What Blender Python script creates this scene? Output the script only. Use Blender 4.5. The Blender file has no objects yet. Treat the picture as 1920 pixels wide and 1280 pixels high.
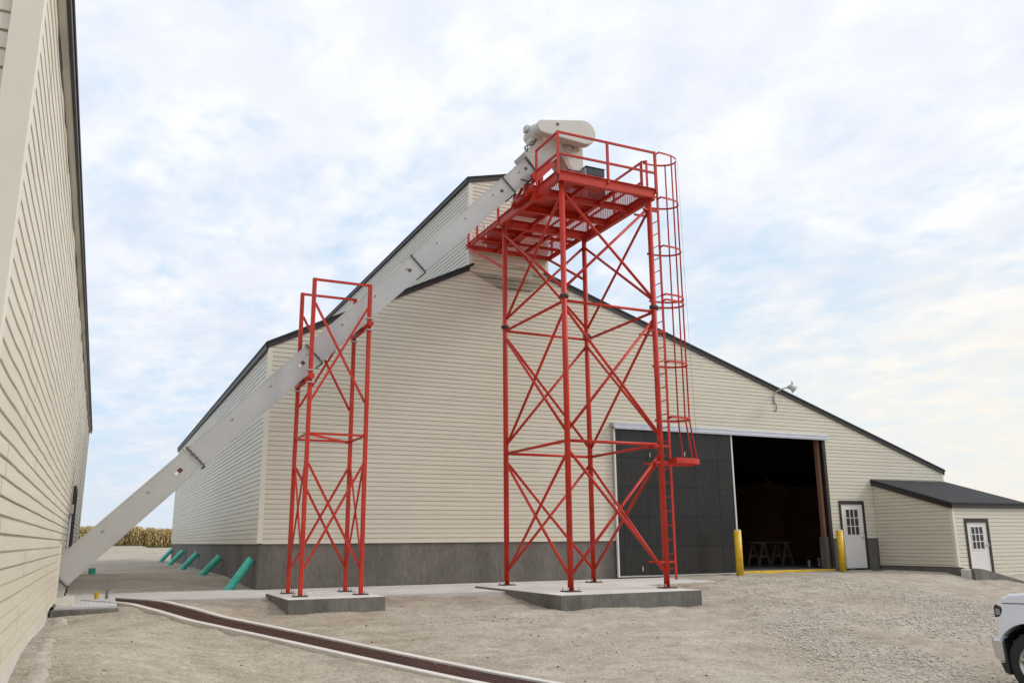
import bpy, math, random
from mathutils import Vector, Matrix, noise
random.seed(7)
sc = bpy.context.scene
C = sc.collection
R_ = math.radians
# ------------------------------------------------------------------ camera
cam_d = bpy.data.cameras.new('camera'); cam = bpy.data.objects.new('camera', cam_d); C.objects.link(cam)
yaw, pitch, roll = 0.4454, 0.2297, -0.0083
F = Vector((math.sin(yaw)*math.cos(pitch), math.cos(yaw)*math.cos(pitch), math.sin(pitch)))
Rt = Vector((math.cos(yaw), -math.sin(yaw), 0)); U = Rt.cross(F)
R2 = Rt*math.cos(roll)+U*math.sin(roll); U2 = -Rt*math.sin(roll)+U*math.cos(roll)
m = Matrix((R2, U2, -F)).transposed().to_4x4(); m.translation = Vector((-3.3787, -20.868, 0.0249))
cam.matrix_world = m
cam_d.sensor_width = 36; cam_d.lens = 29.859; cam_d.clip_end = 6000; cam_d.clip_start = 0.05
sc.camera = cam
# ------------------------------------------------------------------ light
SUN_EL, SUN_AZ = 38, 112          # azimuth measured clockwise from +Y
w = bpy.data.worlds.new('World'); sc.world = w; w.use_nodes = True
nt = w.node_tree; N = nt.nodes; Lk = nt.links; N.clear()
def nd(t, **k):
    n = N.new(t)
    for a, b in k.items(): setattr(n, a, b)
    return n
def mth(op, a, b=None, clamp=False):
    n = nd('ShaderNodeMath', operation=op, use_clamp=clamp)
    for i, x in enumerate((a, b)):
        if x is None: continue
        if isinstance(x, (int, float)): n.inputs[i].default_value = x
        else: Lk.new(x, n.inputs[i])
    return n.outputs[0]
def ramp(fac, pts):
    n = nd('ShaderNodeValToRGB'); Lk.new(fac, n.inputs[0]); e = n.color_ramp.elements
    while len(e) < len(pts): e.new(0.5)
    for el, (p, c) in zip(e, pts): el.position = p; el.color = tuple(c)+(1,) if len(c) == 3 else c
    return n.outputs[0]
def mixc(f, a, b):
    n = nd('ShaderNodeMix', data_type='RGBA')
    for s, x in ((n.inputs[0], f), (n.inputs[6], a), (n.inputs[7], b)):
        if isinstance(x, (int, float)): s.default_value = x
        elif isinstance(x, tuple): s.default_value = x+(1,)
        else: Lk.new(x, s)
    return n.outputs[2]
sky = nd('ShaderNodeTexSky', sky_type='NISHITA', sun_disc=False)
sky.sun_elevation = R_(SUN_EL); sky.sun_rotation = R_(SUN_AZ)
tc = nd('ShaderNodeTexCoord'); sep = nd('ShaderNodeSeparateXYZ'); Lk.new(tc.outputs['Generated'], sep.inputs[0])
x_, y_, z_ = sep.outputs
zz = mth('ADD', mth('MAXIMUM', z_, 0.0), 0.16)
cmb = nd('ShaderNodeCombineXYZ'); Lk.new(mth('DIVIDE', x_, zz), cmb.inputs[0]); Lk.new(mth('DIVIDE', y_, zz), cmb.inputs[1])
def nse(scale, det, rough, vec=None, w_=0.0, dist=0.0):
    n = nd('ShaderNodeTexNoise'); n.inputs['Scale'].default_value = scale; n.inputs['Detail'].default_value = det
    n.inputs['Roughness'].default_value = rough; n.inputs['Distortion'].default_value = dist
    mp = nd('ShaderNodeMapping'); mp.inputs['Location'].default_value = (w_, w_*0.7, 0); mp.inputs['Rotation'].default_value = (0, 0, 0.5)
    mp.inputs['Scale'].default_value = (1, 0.75, 1)
    Lk.new(vec or cmb.outputs[0], mp.inputs[0]); Lk.new(mp.outputs[0], n.inputs['Vector']); return n.outputs[0]
big = nse(0.62, 5, 0.52, w_=3.1, dist=0.2); puff = nse(7.5, 5, 0.58, w_=9.0, dist=0.15); fine = nse(15, 3, 0.6, w_=1.0)
cov = mth('ADD', mth('ADD', mth('MULTIPLY', big, 0.80), mth('MULTIPLY', puff, 0.62)), mth('MULTIPLY', fine, 0.14))
cov = mth('ADD', mth('ADD', cov, mth('MULTIPLY', z_, 0.36)), mth('MULTIPLY', x_, 0.07))
mask = ramp(cov, [(0.75, (0, 0, 0)), (0.98, (1, 1, 1))])
skyb = nd('ShaderNodeMix', data_type='RGBA', blend_type='MULTIPLY'); skyb.inputs[0].default_value = 1
Lk.new(sky.outputs[0], skyb.inputs[6]); skyb.inputs[7].default_value = (0.085, 0.085, 0.085, 1)
blue = mixc(0.86, skyb.outputs[2], (0.64, 0.80, 0.97))
shade = ramp(nse(4.2, 6, 0.58, w_=5.5, dist=0.1), [(0.34, (0.75, 0.795, 0.90)), (0.50, (0.84, 0.87, 0.945)), (0.66, (0.95, 0.96, 0.98))])
low = ramp(z_, [(0.02, (1, 1, 1)), (0.36, (0, 0, 0))])
east = ramp(mth('ADD', mth('MULTIPLY', x_, 0.8), mth('MULTIPLY', y_, 0.3)), [(0.56, (0, 0, 0)), (0.82, (1, 1, 1))])
cl = mixc(mth('MULTIPLY', low, 0.55), shade, (0.72, 0.745, 0.79))
cl = mixc(mth('MULTIPLY', mth('MULTIPLY', low, east), 0.95), cl, (1.0, 0.905, 0.735))
skyc = mixc(mask, mixc(mth('MULTIPLY', mth('MULTIPLY', low, east), 0.75), blue, (0.95, 0.90, 0.78)), cl)
skyc = mixc(mth('MULTIPLY', ramp(z_, [(0.0, (1, 1, 1)), (0.13, (0, 0, 0))]), 0.55), skyc, (0.74, 0.74, 0.755))
bg = nd('ShaderNodeBackground'); Lk.new(skyc, bg.inputs[0]); bg.inputs[1].default_value = 1.0
out = nd('ShaderNodeOutputWorld'); Lk.new(bg.outputs[0], out.inputs[0])
sl = bpy.data.lights.new('sun', 'SUN'); sl.energy = 1.7; sl.angle = R_(15); sl.color = (1, .95, .86)
so = bpy.data.objects.new('sun', sl); C.objects.link(so)
d = Vector((math.sin(R_(SUN_AZ))*math.cos(R_(SUN_EL)), math.cos(R_(SUN_AZ))*math.cos(R_(SUN_EL)), math.sin(R_(SUN_EL))))
so.rotation_euler = (-d).to_track_quat('-Z', 'Y').to_euler(); so.location = (0, -30, 30)
sc.view_settings.view_transform = 'Standard'; sc.view_settings.look = 'None'
sc.view_settings.exposure = 0.12; sc.view_settings.gamma = 1; sc.view_settings.use_curve_mapping = False
sc.cycles.max_bounces = 6

# ------------------------------------------------------------------ materials
def mat(name, col, rough=0.6, metal=0.0, spec=0.5, var=0.0, vscale=3.0, vcol=None, bump=0.0, bscale=20.0, stretch=(1, 1, 1), fine=0.0, fscale=60.0, coat=0.0):
    mt = bpy.data.materials.new(name); mt.use_nodes = True; t = mt.node_tree; n = t.nodes; l = t.links
    b = n['Principled BSDF']; b.inputs['Base Color'].default_value = tuple(col)+(1,)
    b.inputs['Roughness'].default_value = rough; b.inputs['Metallic'].default_value = metal
    b.inputs['Specular IOR Level'].default_value = spec; b.inputs['Coat Weight'].default_value = coat
    tcn = n.new('ShaderNodeTexCoord'); mp = n.new('ShaderNodeMapping'); mp.inputs['Scale'].default_value = stretch
    l.new(tcn.outputs['Object'], mp.inputs[0])
    cur = None
    def tex(sc_, det=5, ro=0.6):
        q = n.new('ShaderNodeTexNoise'); q.inputs['Scale'].default_value = sc_; q.inputs['Detail'].default_value = det
        q.inputs['Roughness'].default_value = ro; l.new(mp.outputs[0], q.inputs['Vector']); return q.outputs[0]
    if var > 0:
        r = n.new('ShaderNodeValToRGB'); l.new(tex(vscale), r.inputs[0])
        r.color_ramp.elements[0].position = 0.32; r.color_ramp.elements[1].position = 0.68
        a = vcol or tuple(c*(1-var) for c in col)
        r.color_ramp.elements[0].color = tuple(a)+(1,); r.color_ramp.elements[1].color = tuple(min(1, c*(1+var*0.5)) for c in col)+(1,)
        cur = r.outputs[0]
    if fine > 0:
        r = n.new('ShaderNodeValToRGB'); l.new(tex(fscale, 3, 0.7), r.inputs[0])
        r.color_ramp.elements[0].position = 0.35; r.color_ramp.elements[1].position = 0.65
        r.color_ramp.elements[0].color = (1-fine,)*3+(1,); r.color_ramp.elements[1].color = (1+fine*0.6,)*3+(1,)
        mx = n.new('ShaderNodeMix'); mx.data_type = 'RGBA'; mx.blend_type = 'MULTIPLY'; mx.inputs[0].default_value = 1
        if cur: l.new(cur, mx.inputs[6])
        else: mx.inputs[6].default_value = tuple(col)+(1,)
        l.new(r.outputs[0], mx.inputs[7]); cur = mx.outputs[2]
    if cur: l.new(cur, b.inputs['Base Color'])
    if bump > 0:
        bn = n.new('ShaderNodeBump'); bn.inputs['Strength'].default_value = bump; bn.inputs['Distance'].default_value = 0.02
        l.new(tex(bscale, 6, 0.65), bn.inputs['Height']); l.new(bn.outputs[0], b.inputs['Normal'])
    return mt
M = {}
M['vinyl'] = mat('vinyl_siding', (0.675, 0.62, 0.50), 0.38, var=0.06, vscale=0.7, fine=0.04, fscale=7, stretch=(0.4, 0.4, 5))
M['vinyl_trim'] = mat('vinyl_trim', (0.72, 0.67, 0.56), 0.45, var=0.04, vscale=1.0)
M['fascia'] = mat('brown_fascia', (0.030, 0.022, 0.021), 0.5, var=0.2, vscale=2)
M['soffit'] = mat('pale_soffit', (0.80, 0.80, 0.78), 0.5)
M['shingle'] = mat('black_shingles', (0.026, 0.026, 0.030), 0.9, var=0.35, vscale=6, fine=0.4, fscale=60, bump=0.6, bscale=50)
M['foundation'] = mat('dark_foundation_concrete', (0.165, 0.148, 0.128), 0.85, var=0.35, vscale=0.9, bump=0.3, bscale=14, stretch=(1, 1, 0.35), fine=0.18, fscale=14)
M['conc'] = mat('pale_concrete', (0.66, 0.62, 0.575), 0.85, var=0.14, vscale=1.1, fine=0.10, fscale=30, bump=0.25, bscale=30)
M['padside'] = mat('shaded_side_concrete', (0.175, 0.160, 0.140), 0.85, var=0.38, vscale=2.2, fine=0.15, fscale=18, bump=0.35, bscale=16, stretch=(1, 1, 0.4))  # side shade under top light is put into this darker concrete colour
M['red'] = mat('red_gloss_paint', (0.53, 0.032, 0.014), 0.46, spec=0.35, var=0.2, vscale=1.3, fine=0.10, fscale=18)
M['redmesh'] = mat('red_mesh_paint', (0.42, 0.028, 0.018), 0.5)
M['galv'] = mat('galvanised_steel', (0.50, 0.485, 0.465), 0.5, metal=0.3, var=0.07, vscale=1.6, fine=0.05, fscale=22, bump=0.03, bscale=5)
M['galvtrack'] = mat('galvanised_track', (0.47, 0.485, 0.51), 0.4, metal=0.5, var=0.1, vscale=2)
M['dkmetal'] = mat('weathered_dark_steel', (0.09, 0.075, 0.065), 0.6, metal=0.4, var=0.4, vscale=12)
M['machine'] = mat('beige_machine_paint', (0.66, 0.62, 0.54), 0.42, var=0.08, vscale=2.5)
M['hood'] = mat('beige_guard_paint', (0.60, 0.57, 0.51), 0.4, var=0.05, vscale=2)
M['tan'] = mat('tan_inlet_paint', (0.50, 0.38, 0.30), 0.5, var=0.15, vscale=5)
M['black'] = mat('black_paint', (0.018, 0.02, 0.024), 0.45)
M['rubber'] = mat('tyre_rubber', (0.022, 0.022, 0.023), 0.8, var=0.2, vscale=10)
M['white'] = mat('white_door_paint', (0.74, 0.70, 0.66), 0.45, var=0.04, vscale=2)
M['trimw'] = mat('white_edge_trim', (0.72, 0.70, 0.66), 0.45)
M['glass'] = mat('dark_glass', (0.035, 0.035, 0.035), 0.08, spec=0.6)
M['yellow'] = mat('yellow_bollard_paint', (0.80, 0.50, 0.025), 0.45, var=0.22, vscale=6, fine=0.16, fscale=35)
M['capc'] = mat('bollard_concrete_cap', (0.55, 0.54, 0.5), 0.8, var=0.2, vscale=20)
M['teal'] = mat('teal_plastic_pipe', (0.085, 0.60, 0.47), 0.42, var=0.2, vscale=3, fine=0.15, fscale=25)
M['greyp'] = mat('grey_plastic_pipe', (0.26, 0.26, 0.25), 0.55, var=0.2, vscale=8)
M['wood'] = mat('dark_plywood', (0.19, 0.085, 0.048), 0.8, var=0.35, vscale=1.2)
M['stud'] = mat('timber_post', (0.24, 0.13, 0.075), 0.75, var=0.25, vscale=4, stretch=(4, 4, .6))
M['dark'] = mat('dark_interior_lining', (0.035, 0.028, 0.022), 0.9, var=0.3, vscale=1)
M['wood2'] = mat('sawhorse_lumber', (0.20, 0.13, 0.09), 0.75, var=0.25, vscale=5)
M['chrome'] = mat('bumper_chrome', (0.62, 0.62, 0.62), 0.22, metal=0.9)
M['truck'] = mat('white_truck_paint', (0.78, 0.79, 0.83), 0.18, spec=0.5, coat=0.6)
M['rim'] = mat('alloy_rim', (0.55, 0.54, 0.48), 0.3, metal=0.8)
M['lens'] = mat('headlight_lens', (0.30, 0.31, 0.33), 0.12, metal=0.3)
M['wire'] = mat('steel_cable', (0.30, 0.30, 0.30), 0.5, metal=0.6)
M['rust'] = mat('rusty_iron_grate', (0.085, 0.034, 0.024), 0.85, var=0.35, vscale=5, fine=0.2, fscale=40)
M['plate'] = mat('pale_aluminium_plate', (0.62, 0.60, 0.59), 0.5, metal=0.2, var=0.08, vscale=5)
M['sticker'] = mat('maroon_sticker', (0.11, 0.03, 0.03), 0.5)
M['stickerw'] = mat('white_sticker', (0.75, 0.73, 0.7), 0.5)

# translucent corrugated door sheet: smoky panels, its girts and seams behind the sheet
def door_mat():
    mt = bpy.data.materials.new('smoky_corrugated_sheet'); mt.use_nodes = True; t = mt.node_tree; n = t.nodes; l = t.links
    b = n['Principled BSDF']; b.inputs['Roughness'].default_value = 0.30; b.inputs['Specular IOR Level'].default_value = 0.4
    tcn = n.new('ShaderNodeTexCoord'); br = n.new('ShaderNodeTexBrick'); mp = n.new('ShaderNodeMapping')
    mp.inputs['Rotation'].default_value = (R_(90), 0, 0)
    l.new(tcn.outputs['Object'], mp.inputs[0]); l.new(mp.outputs[0], br.inputs[0])
    br.offset = 0; br.inputs['Scale'].default_value = 1.0; br.inputs['Brick Width'].default_value = 0.86; br.inputs['Row Height'].default_value = 0.83
    br.inputs['Mortar Size'].default_value = 0.022; br.inputs['Mortar Smooth'].default_value = 0.6
    br.inputs['Color1'].default_value = (0.038, 0.036, 0.031, 1); br.inputs['Color2'].default_value = (0.028, 0.028, 0.026, 1); br.inputs['Mortar'].default_value = (0.014, 0.015, 0.016, 1)
    ns = n.new('ShaderNodeTexNoise'); ns.inputs['Scale'].default_value = 1.1; ns.inputs['Detail'].default_value = 4; l.new(tcn.outputs['Object'], ns.inputs['Vector'])
    rr = n.new('ShaderNodeValToRGB'); l.new(ns.outputs[0], rr.inputs[0]); rr.color_ramp.elements[0].color = (.55, .55, .6, 1); rr.color_ramp.elements[1].color = (1.35, 1.3, 1.2, 1)
    mx = n.new('ShaderNodeMix'); mx.data_type = 'RGBA'; mx.blend_type = 'MULTIPLY'; mx.inputs[0].default_value = 1
    l.new(br.outputs[0], mx.inputs[6]); l.new(rr.outputs[0], mx.inputs[7]); l.new(mx.outputs[2], b.inputs['Base Color'])
    return mt
M['sheet'] = door_mat()

def ground_mat():
    mt = bpy.data.materials.new('limestone_gravel'); mt.use_nodes = True; t = mt.node_tree; n = t.nodes; l = t.links
    b = n['Principled BSDF']; b.inputs['Roughness'].default_value = 0.95; b.inputs['Specular IOR Level'].default_value = 0.15
    tcn = n.new('ShaderNodeTexCoord')
    def tex(s, det, ro, dist=0.0):
        q = n.new('ShaderNodeTexNoise'); q.inputs['Scale'].default_value = s; q.inputs['Detail'].default_value = det; q.inputs['Roughness'].default_value = ro
        q.inputs['Distortion'].default_value = dist
        l.new(tcn.outputs['Object'], q.inputs['Vector']); return q.outputs[0]
    def rmp(f, pts):
        r = n.new('ShaderNodeValToRGB'); l.new(f, r.inputs[0]); e = r.color_ramp.elements
        while len(e) < len(pts): e.new(.5)
        for el, (p, c) in zip(e, pts): el.position = p; el.color = tuple(c)+(1,)
        return r.outputs[0]
    def mul(a, c):
        q = n.new('ShaderNodeMix'); q.data_type = 'RGBA'; q.blend_type = 'MULTIPLY'; q.inputs[0].default_value = 1; l.new(a, q.inputs[6]); l.new(c, q.inputs[7]); return q.outputs[2]
    c = rmp(tex(0.35, 5, 0.55), [(0.33, (0.405, 0.347, 0.278)), (0.5, (0.475, 0.423, 0.350)), (0.68, (0.51, 0.470, 0.395))])
    c = mul(c, rmp(tex(2.3, 5, 0.6, .4), [(0.3, (0.80, 0.78, 0.75)), (0.62, (1.06, 1.06, 1.06))]))
    c = mul(c, rmp(tex(14, 4, 0.7), [(0.33, (0.76, 0.75, 0.73)), (0.55, (1.06, 1.06, 1.06))]))
    c = mul(c, rmp(tex(70, 3, 0.8), [(0.38, (0.55, 0.54, 0.52)), (0.58, (1.2, 1.2, 1.2))]))
    mp = n.new('ShaderNodeMapping'); mp.inputs['Rotation'].default_value = (0, 0, 0.62); mp.inputs['Scale'].default_value = (0.35, 3.2, 1)
    l.new(tcn.outputs['Object'], mp.inputs[0]); q = n.new('ShaderNodeTexNoise'); q.inputs['Scale'].default_value = 1.6; q.inputs['Detail'].default_value = 7; q.inputs['Roughness'].default_value = 0.65
    l.new(mp.outputs[0], q.inputs['Vector'])
    c = mul(c, rmp(q.outputs[0], [(0.34, (0.88, 0.865, 0.845)), (0.50, (1.0, 1.0, 1.0)), (0.68, (1.05, 1.05, 1.05))]))
    l.new(c, b.inputs['Base Color'])
    vo = n.new('ShaderNodeTexVoronoi'); vo.inputs['Scale'].default_value = 26; l.new(tcn.outputs['Object'], vo.inputs['Vector'])
    b1 = n.new('ShaderNodeBump'); b1.inputs['Strength'].default_value = 0.9; b1.inputs['Distance'].default_value = 0.03; l.new(tex(9, 8, 0.75), b1.inputs['Height'])
    b2 = n.new('ShaderNodeBump'); b2.inputs['Strength'].default_value = 0.35; b2.inputs['Distance'].default_value = 0.012; b2.invert = True
    l.new(vo.outputs['Distance'], b2.inputs['Height']); l.new(b1.outputs[0], b2.inputs['Normal']); l.new(b2.outputs[0], b.inputs['Normal'])
    return mt
M['ground'] = ground_mat()
M['spill'] = mat('spilled_mortar', (0.50, 0.455, 0.39), 0.9, var=0.28, vscale=5, fine=0.25, fscale=30, bump=0.8, bscale=16)
M['stone1'] = mat('pale_limestone_chips', (0.54, 0.505, 0.43), 0.9, var=0.25, vscale=2.5, fine=0.2, fscale=25)
M['stone2'] = mat('dark_debris', (0.06, 0.05, 0.04), 0.9)
M['corn'] = mat('dry_corn_leaves', (0.60, 0.43, 0.20), 0.8, var=0.5, vscale=0.9, vcol=(0.36, 0.28, 0.10), fine=0.3, fscale=4)
M['verge'] = mat('green_weedy_verge', (0.10, 0.12, 0.045), 0.9, var=0.4, vscale=2)
M['field'] = mat('corn_canopy', (0.26, 0.20, 0.085), 0.9, var=0.4, vscale=0.6)

# ------------------------------------------------------------------ helpers
ORG = {}
def meta(o, label=None, cat=None, group=None, kind=None):
    if label: o['label'] = label
    if cat: o['category'] = cat
    if group: o['group'] = group
    if kind: o['kind'] = kind
    return o
def thing(name, loc, label, cat, group=None):
    o = bpy.data.objects.new(name, None); C.objects.link(o); o.location = loc; o.empty_display_size = 0.2
    ORG[o] = Vector(loc); return meta(o, label, cat, group)
class MB:
    def __init__(s): s.v = []; s.f = []; s.sm = []; s.mi = []; s.cm = 0
    def vt(s, p): s.v.append(tuple(p)); return len(s.v)-1
    def face(s, pts, smooth=False):
        i = [s.vt(p) for p in pts]; s.f.append(i); s.sm.append(smooth); s.mi.append(s.cm); return s
    def idx(s, ids, smooth=False): s.f.append(list(ids)); s.sm.append(smooth); s.mi.append(s.cm)
    def box(s, x0, x1, y0, y1, z0, z1):
        b = len(s.v); s.v += [(x, y, z) for z in (z0, z1) for y in (y0, y1) for x in (x0, x1)]
        for q in ((0, 2, 3, 1), (4, 5, 7, 6), (0, 1, 5, 4), (2, 6, 7, 3), (0, 4, 6, 2), (1, 3, 7, 5)): s.idx([b+k for k in q])
        return s
    def bar(s, a, b, w_, h, up=(0, 0, 1)):
        a = Vector(a); b = Vector(b); d_ = (b-a).normalized(); u = Vector(up)
        if abs(d_.dot(u)) > 0.98: u = Vector((0, 1, 0))
        r = d_.cross(u).normalized(); u = r.cross(d_)
        k = len(s.v)
        for p in (a, b):
            for sx, sy in ((-1, -1), (1, -1), (1, 1), (-1, 1)): s.v.append(tuple(p+r*sx*w_/2+u*sy*h/2))
        for q in ((3, 2, 1, 0), (4, 5, 6, 7), (0, 1, 5, 4), (1, 2, 6, 5), (2, 3, 7, 6), (3, 0, 4, 7)): s.idx([k+j for j in q])
        return s
    def tube(s, pts, r, n=10, caps=True):
        pts = [Vector(p) for p in pts]; rs = r if isinstance(r, (list, tuple)) else [r]*len(pts)
        k = len(s.v); prev = None
        for i, p in enumerate(pts):
            d_ = ((pts[min(i+1, len(pts)-1)]-pts[max(i-1, 0)])).normalized()
            if prev is None:
                u = Vector((0, 0, 1)) if abs(d_.z) < 0.9 else Vector((1, 0, 0))
                u = (u-d_*u.dot(d_)).normalized()
            else: u = (prev-d_*prev.dot(d_)).normalized()
            prev = u; v_ = d_.cross(u)
            for j in range(n):
                t_ = 2*math.pi*j/n; s.v.append(tuple(p+(u*math.cos(t_)+v_*math.sin(t_))*rs[i]))
        for i in range(len(pts)-1):
            for j in range(n):
                a, b = k+i*n+j, k+i*n+(j+1) % n; s.idx((a, b, b+n, a+n), True)
        if caps:
            s.idx([k+j for j in range(n)][::-1]); s.idx([k+(len(pts)-1)*n+j for j in range(n)])
        return s
    def prism(s, poly, axis, a, b):
        # poly: 2-D points; extruded along axis from a to b
        def P(p, t_): return {'x': (t_, p[0], p[1]), 'y': (p[0], t_, p[1]), 'z': (p[0], p[1], t_)}[axis]
        k = len(s.v); n = len(poly)
        for t_ in (a, b):
            for p in poly: s.v.append(P(p, t_))
        s.idx([k+i for i in range(n)]); s.idx([k+n+i for i in range(n)][::-1])
        for i in range(n): s.idx((k+i, k+n+i, k+n+(i+1) % n, k+(i+1) % n))
        return s
    def pieces(s):
        par = list(range(len(s.v)))
        def fd(i):
            while par[i] != i: par[i] = par[par[i]]; i = par[i]
            return i
        for f_ in s.f:
            for i in f_[1:]: par[fd(i)] = fd(f_[0])
        isl = {}
        for fi, f_ in enumerate(s.f): isl.setdefault(fd(f_[0]), []).append(fi)
        if len(isl) < 2 or len(isl) > 90: return None
        L = []
        for fs in isl.values():
            vs = [s.v[i] for fi in fs for i in s.f[fi]]
            L.append((fs, [min(v[k] for v in vs) for k in range(3)], [max(v[k] for v in vs) for k in range(3)]))
        n = len(L); p2 = list(range(n))
        def f2(i):
            while p2[i] != i: i = p2[i]
            return i
        for i in range(n):
            for j in range(i+1, n):
                g_ = math.sqrt(sum(max(0, L[i][1][k]-L[j][2][k], L[j][1][k]-L[i][2][k])**2 for k in range(3)))
                sz = max(max(L[q][2][k]-L[q][1][k] for k in range(3)) for q in (i, j))
                if g_ <= max(.02, .5*sz): p2[f2(i)] = f2(j)
        gr = {}
        for i in range(n): gr.setdefault(f2(i), []).extend(L[i][0])
        return list(gr.values()) if len(gr) > 1 else None
    def build(s, name, mt, parent=None, fix=True, bevel=0.0):
        if parent is not None:
            pcs = s.pieces()
            if pcs:
                first = None
                for fs in pcs:
                    m_ = MB(); mp = {}
                    for fi in fs:
                        for i in s.f[fi]:
                            if i not in mp: mp[i] = m_.vt(s.v[i])
                        m_.f.append([mp[i] for i in s.f[fi]]); m_.sm.append(s.sm[fi]); m_.mi.append(s.mi[fi])
                    o = m_._build(name, mt, parent, fix, bevel); first = first or o
                return first
        return s._build(name, mt, parent, fix, bevel)
    def _build(s, name, mt, parent=None, fix=True, bevel=0.0):
        me = bpy.data.meshes.new(name); o = bpy.data.objects.new(name, me); C.objects.link(o)
        org = Vector((0, 0, 0))
        if parent is not None: org = ORG[parent]; o.parent = parent
        ORG[o] = org
        me.from_pydata([(x-org.x, y-org.y, z-org.z) for x, y, z in s.v], [], s.f)
        for q in (mt if isinstance(mt, list) else [mt]): me.materials.append(q)
        me.polygons.foreach_set('use_smooth', s.sm); me.polygons.foreach_set('material_index', s.mi)
        me.update()
        if fix:
            import bmesh
            bm = bmesh.new(); bm.from_mesh(me); bmesh.ops.recalc_face_normals(bm, faces=bm.faces); bm.to_mesh(me); bm.free()
        if bevel > 0:
            md = o.modifiers.new('bevel', 'BEVEL'); md.width = bevel; md.segments = 2; md.limit_method = 'ANGLE'; md.angle_limit = R_(40)
        return o
def solo(mb, name, mt, label, cat, group=None, kind=None, **k):
    # a one-mesh thing, origin moved to its base
    xs, ys, zs = zip(*mb.v); c = Vector(((min(xs)+max(xs))/2, (min(ys)+max(ys))/2, min(zs)))
    o = mb.build(name, mt, None, **k); 
    for v in o.data.vertices: v.co -= c
    o.location = c; ORG[o] = c
    return meta(o, label, cat, group, kind)

# clapboard siding on a vertical plane: point(u,z,off)
P = 0.1143
def clip(poly, ax, val, keep_gt):
    out_ = []
    for i in range(len(poly)):
        a, b = poly[i], poly[(i+1) % len(poly)]
        ia = (a[ax] >= val) if keep_gt else (a[ax] <= val); ib = (b[ax] >= val) if keep_gt else (b[ax] <= val)
        if ia: out_.append(a)
        if ia != ib:
            t_ = (val-a[ax])/(b[ax]-a[ax]); out_.append((a[0]+(b[0]-a[0])*t_, a[1]+(b[1]-a[1])*t_))
    return out_
def siding(mb, poly, openings, pt, z0=0.0, lip=0.024, wav=0.0, du=None, seams=0.0):
    zmin = min(p[1] for p in poly); zmax = max(p[1] for p in poly)
    umin = min(p[0] for p in poly); umax = max(p[0] for p in poly)
    k0 = math.floor((zmin-z0)/P); k1 = math.ceil((zmax-z0)/P)
    ops = [o for o in openings]
    for k in range(k0, k1):
        zb = z0+k*P; weak = 0.72 if k % 2 else 1.0
        lv = [zb, zb+P*0.83, zb+P*.86, zb+P]
        for o in ops:
            for q in (o[2], o[3]):
                if zb+1e-4 < q < zb+P-1e-4: lv.append(q)
        lv = sorted(set(lv))
        def prof(z, top=False):
            f_ = (z-zb)/P
            return lip*(1-0.12*f_/0.83) if f_ <= 0.8301 else lip*max(.04, .88-28*(f_-.83)) if weak == 1 else lip*max(.30, .88-19*(f_-.83))
        cuts = [umin, umax]
        rnd = random.Random(k//2*17+5)
        sm = []
        if seams:
            q = umin+rnd.uniform(0.3, seams)
            while q < umax: sm.append(q); q += rnd.choice((seams, seams*0.8, seams*0.9))
        for a, b in zip(lv[:-1], lv[1:]):
            s0 = clip(clip(poly, 1, a, True), 1, b, False)
            if len(s0) < 3: continue
            us = [umin, umax]
            for o in ops:
                if o[2] < (a+b)/2 < o[3]: us += [o[0], o[1]]
            if du:
                q = umin
                while q < umax: us.append(q); q += du
            us += sm
            us = sorted(set(us))
            for ua, ub in zip(us[:-1], us[1:]):
                if ub-ua < 1e-4: continue
                if any(o[2] < (a+b)/2 < o[3] and o[0]-1e-5 < (ua+ub)/2 < o[1]+1e-5 for o in ops): continue
                s1 = clip(clip(s0, 0, ua, True), 0, ub, False)
                if len(s1) < 3: continue
                st = 0.0
                if seams: st = 0.0013*(sum(1 for q in sm if q < (ua+ub)/2) % 2)
                def wv(u, z):
                    if not wav: return 0.0
                    return wav*(0.6+noise.noise(Vector((u*1.15, ((z-z0+1e-4)//(2*P))*0.16, 3)))+.35*noise.noise(Vector((u*2.6, ((z-z0+1e-4)//(2*P))*0.5, 7))))
                mb.face([pt(u, z, prof(z)+st+wv(u, z)) for u, z in s1], False)
                if abs(a-zb) < 1e-5:
                    bot = sorted([p for p in s1 if abs(p[1]-a) < 1e-5])
                    if len(bot) >= 2:
                        u0, u1 = bot[0][0], bot[-1][0]
                        mb.face([pt(u0, a+.002, 0.001), pt(u1, a+.002, 0.001), pt(u1, a, prof(a)+st+wv(u1, a)), pt(u0, a, prof(a)+st+wv(u0, a))])
def sst(x):
    x = max(0.0, min(1.0, x)); return x*x*(3-2*x)

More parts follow.
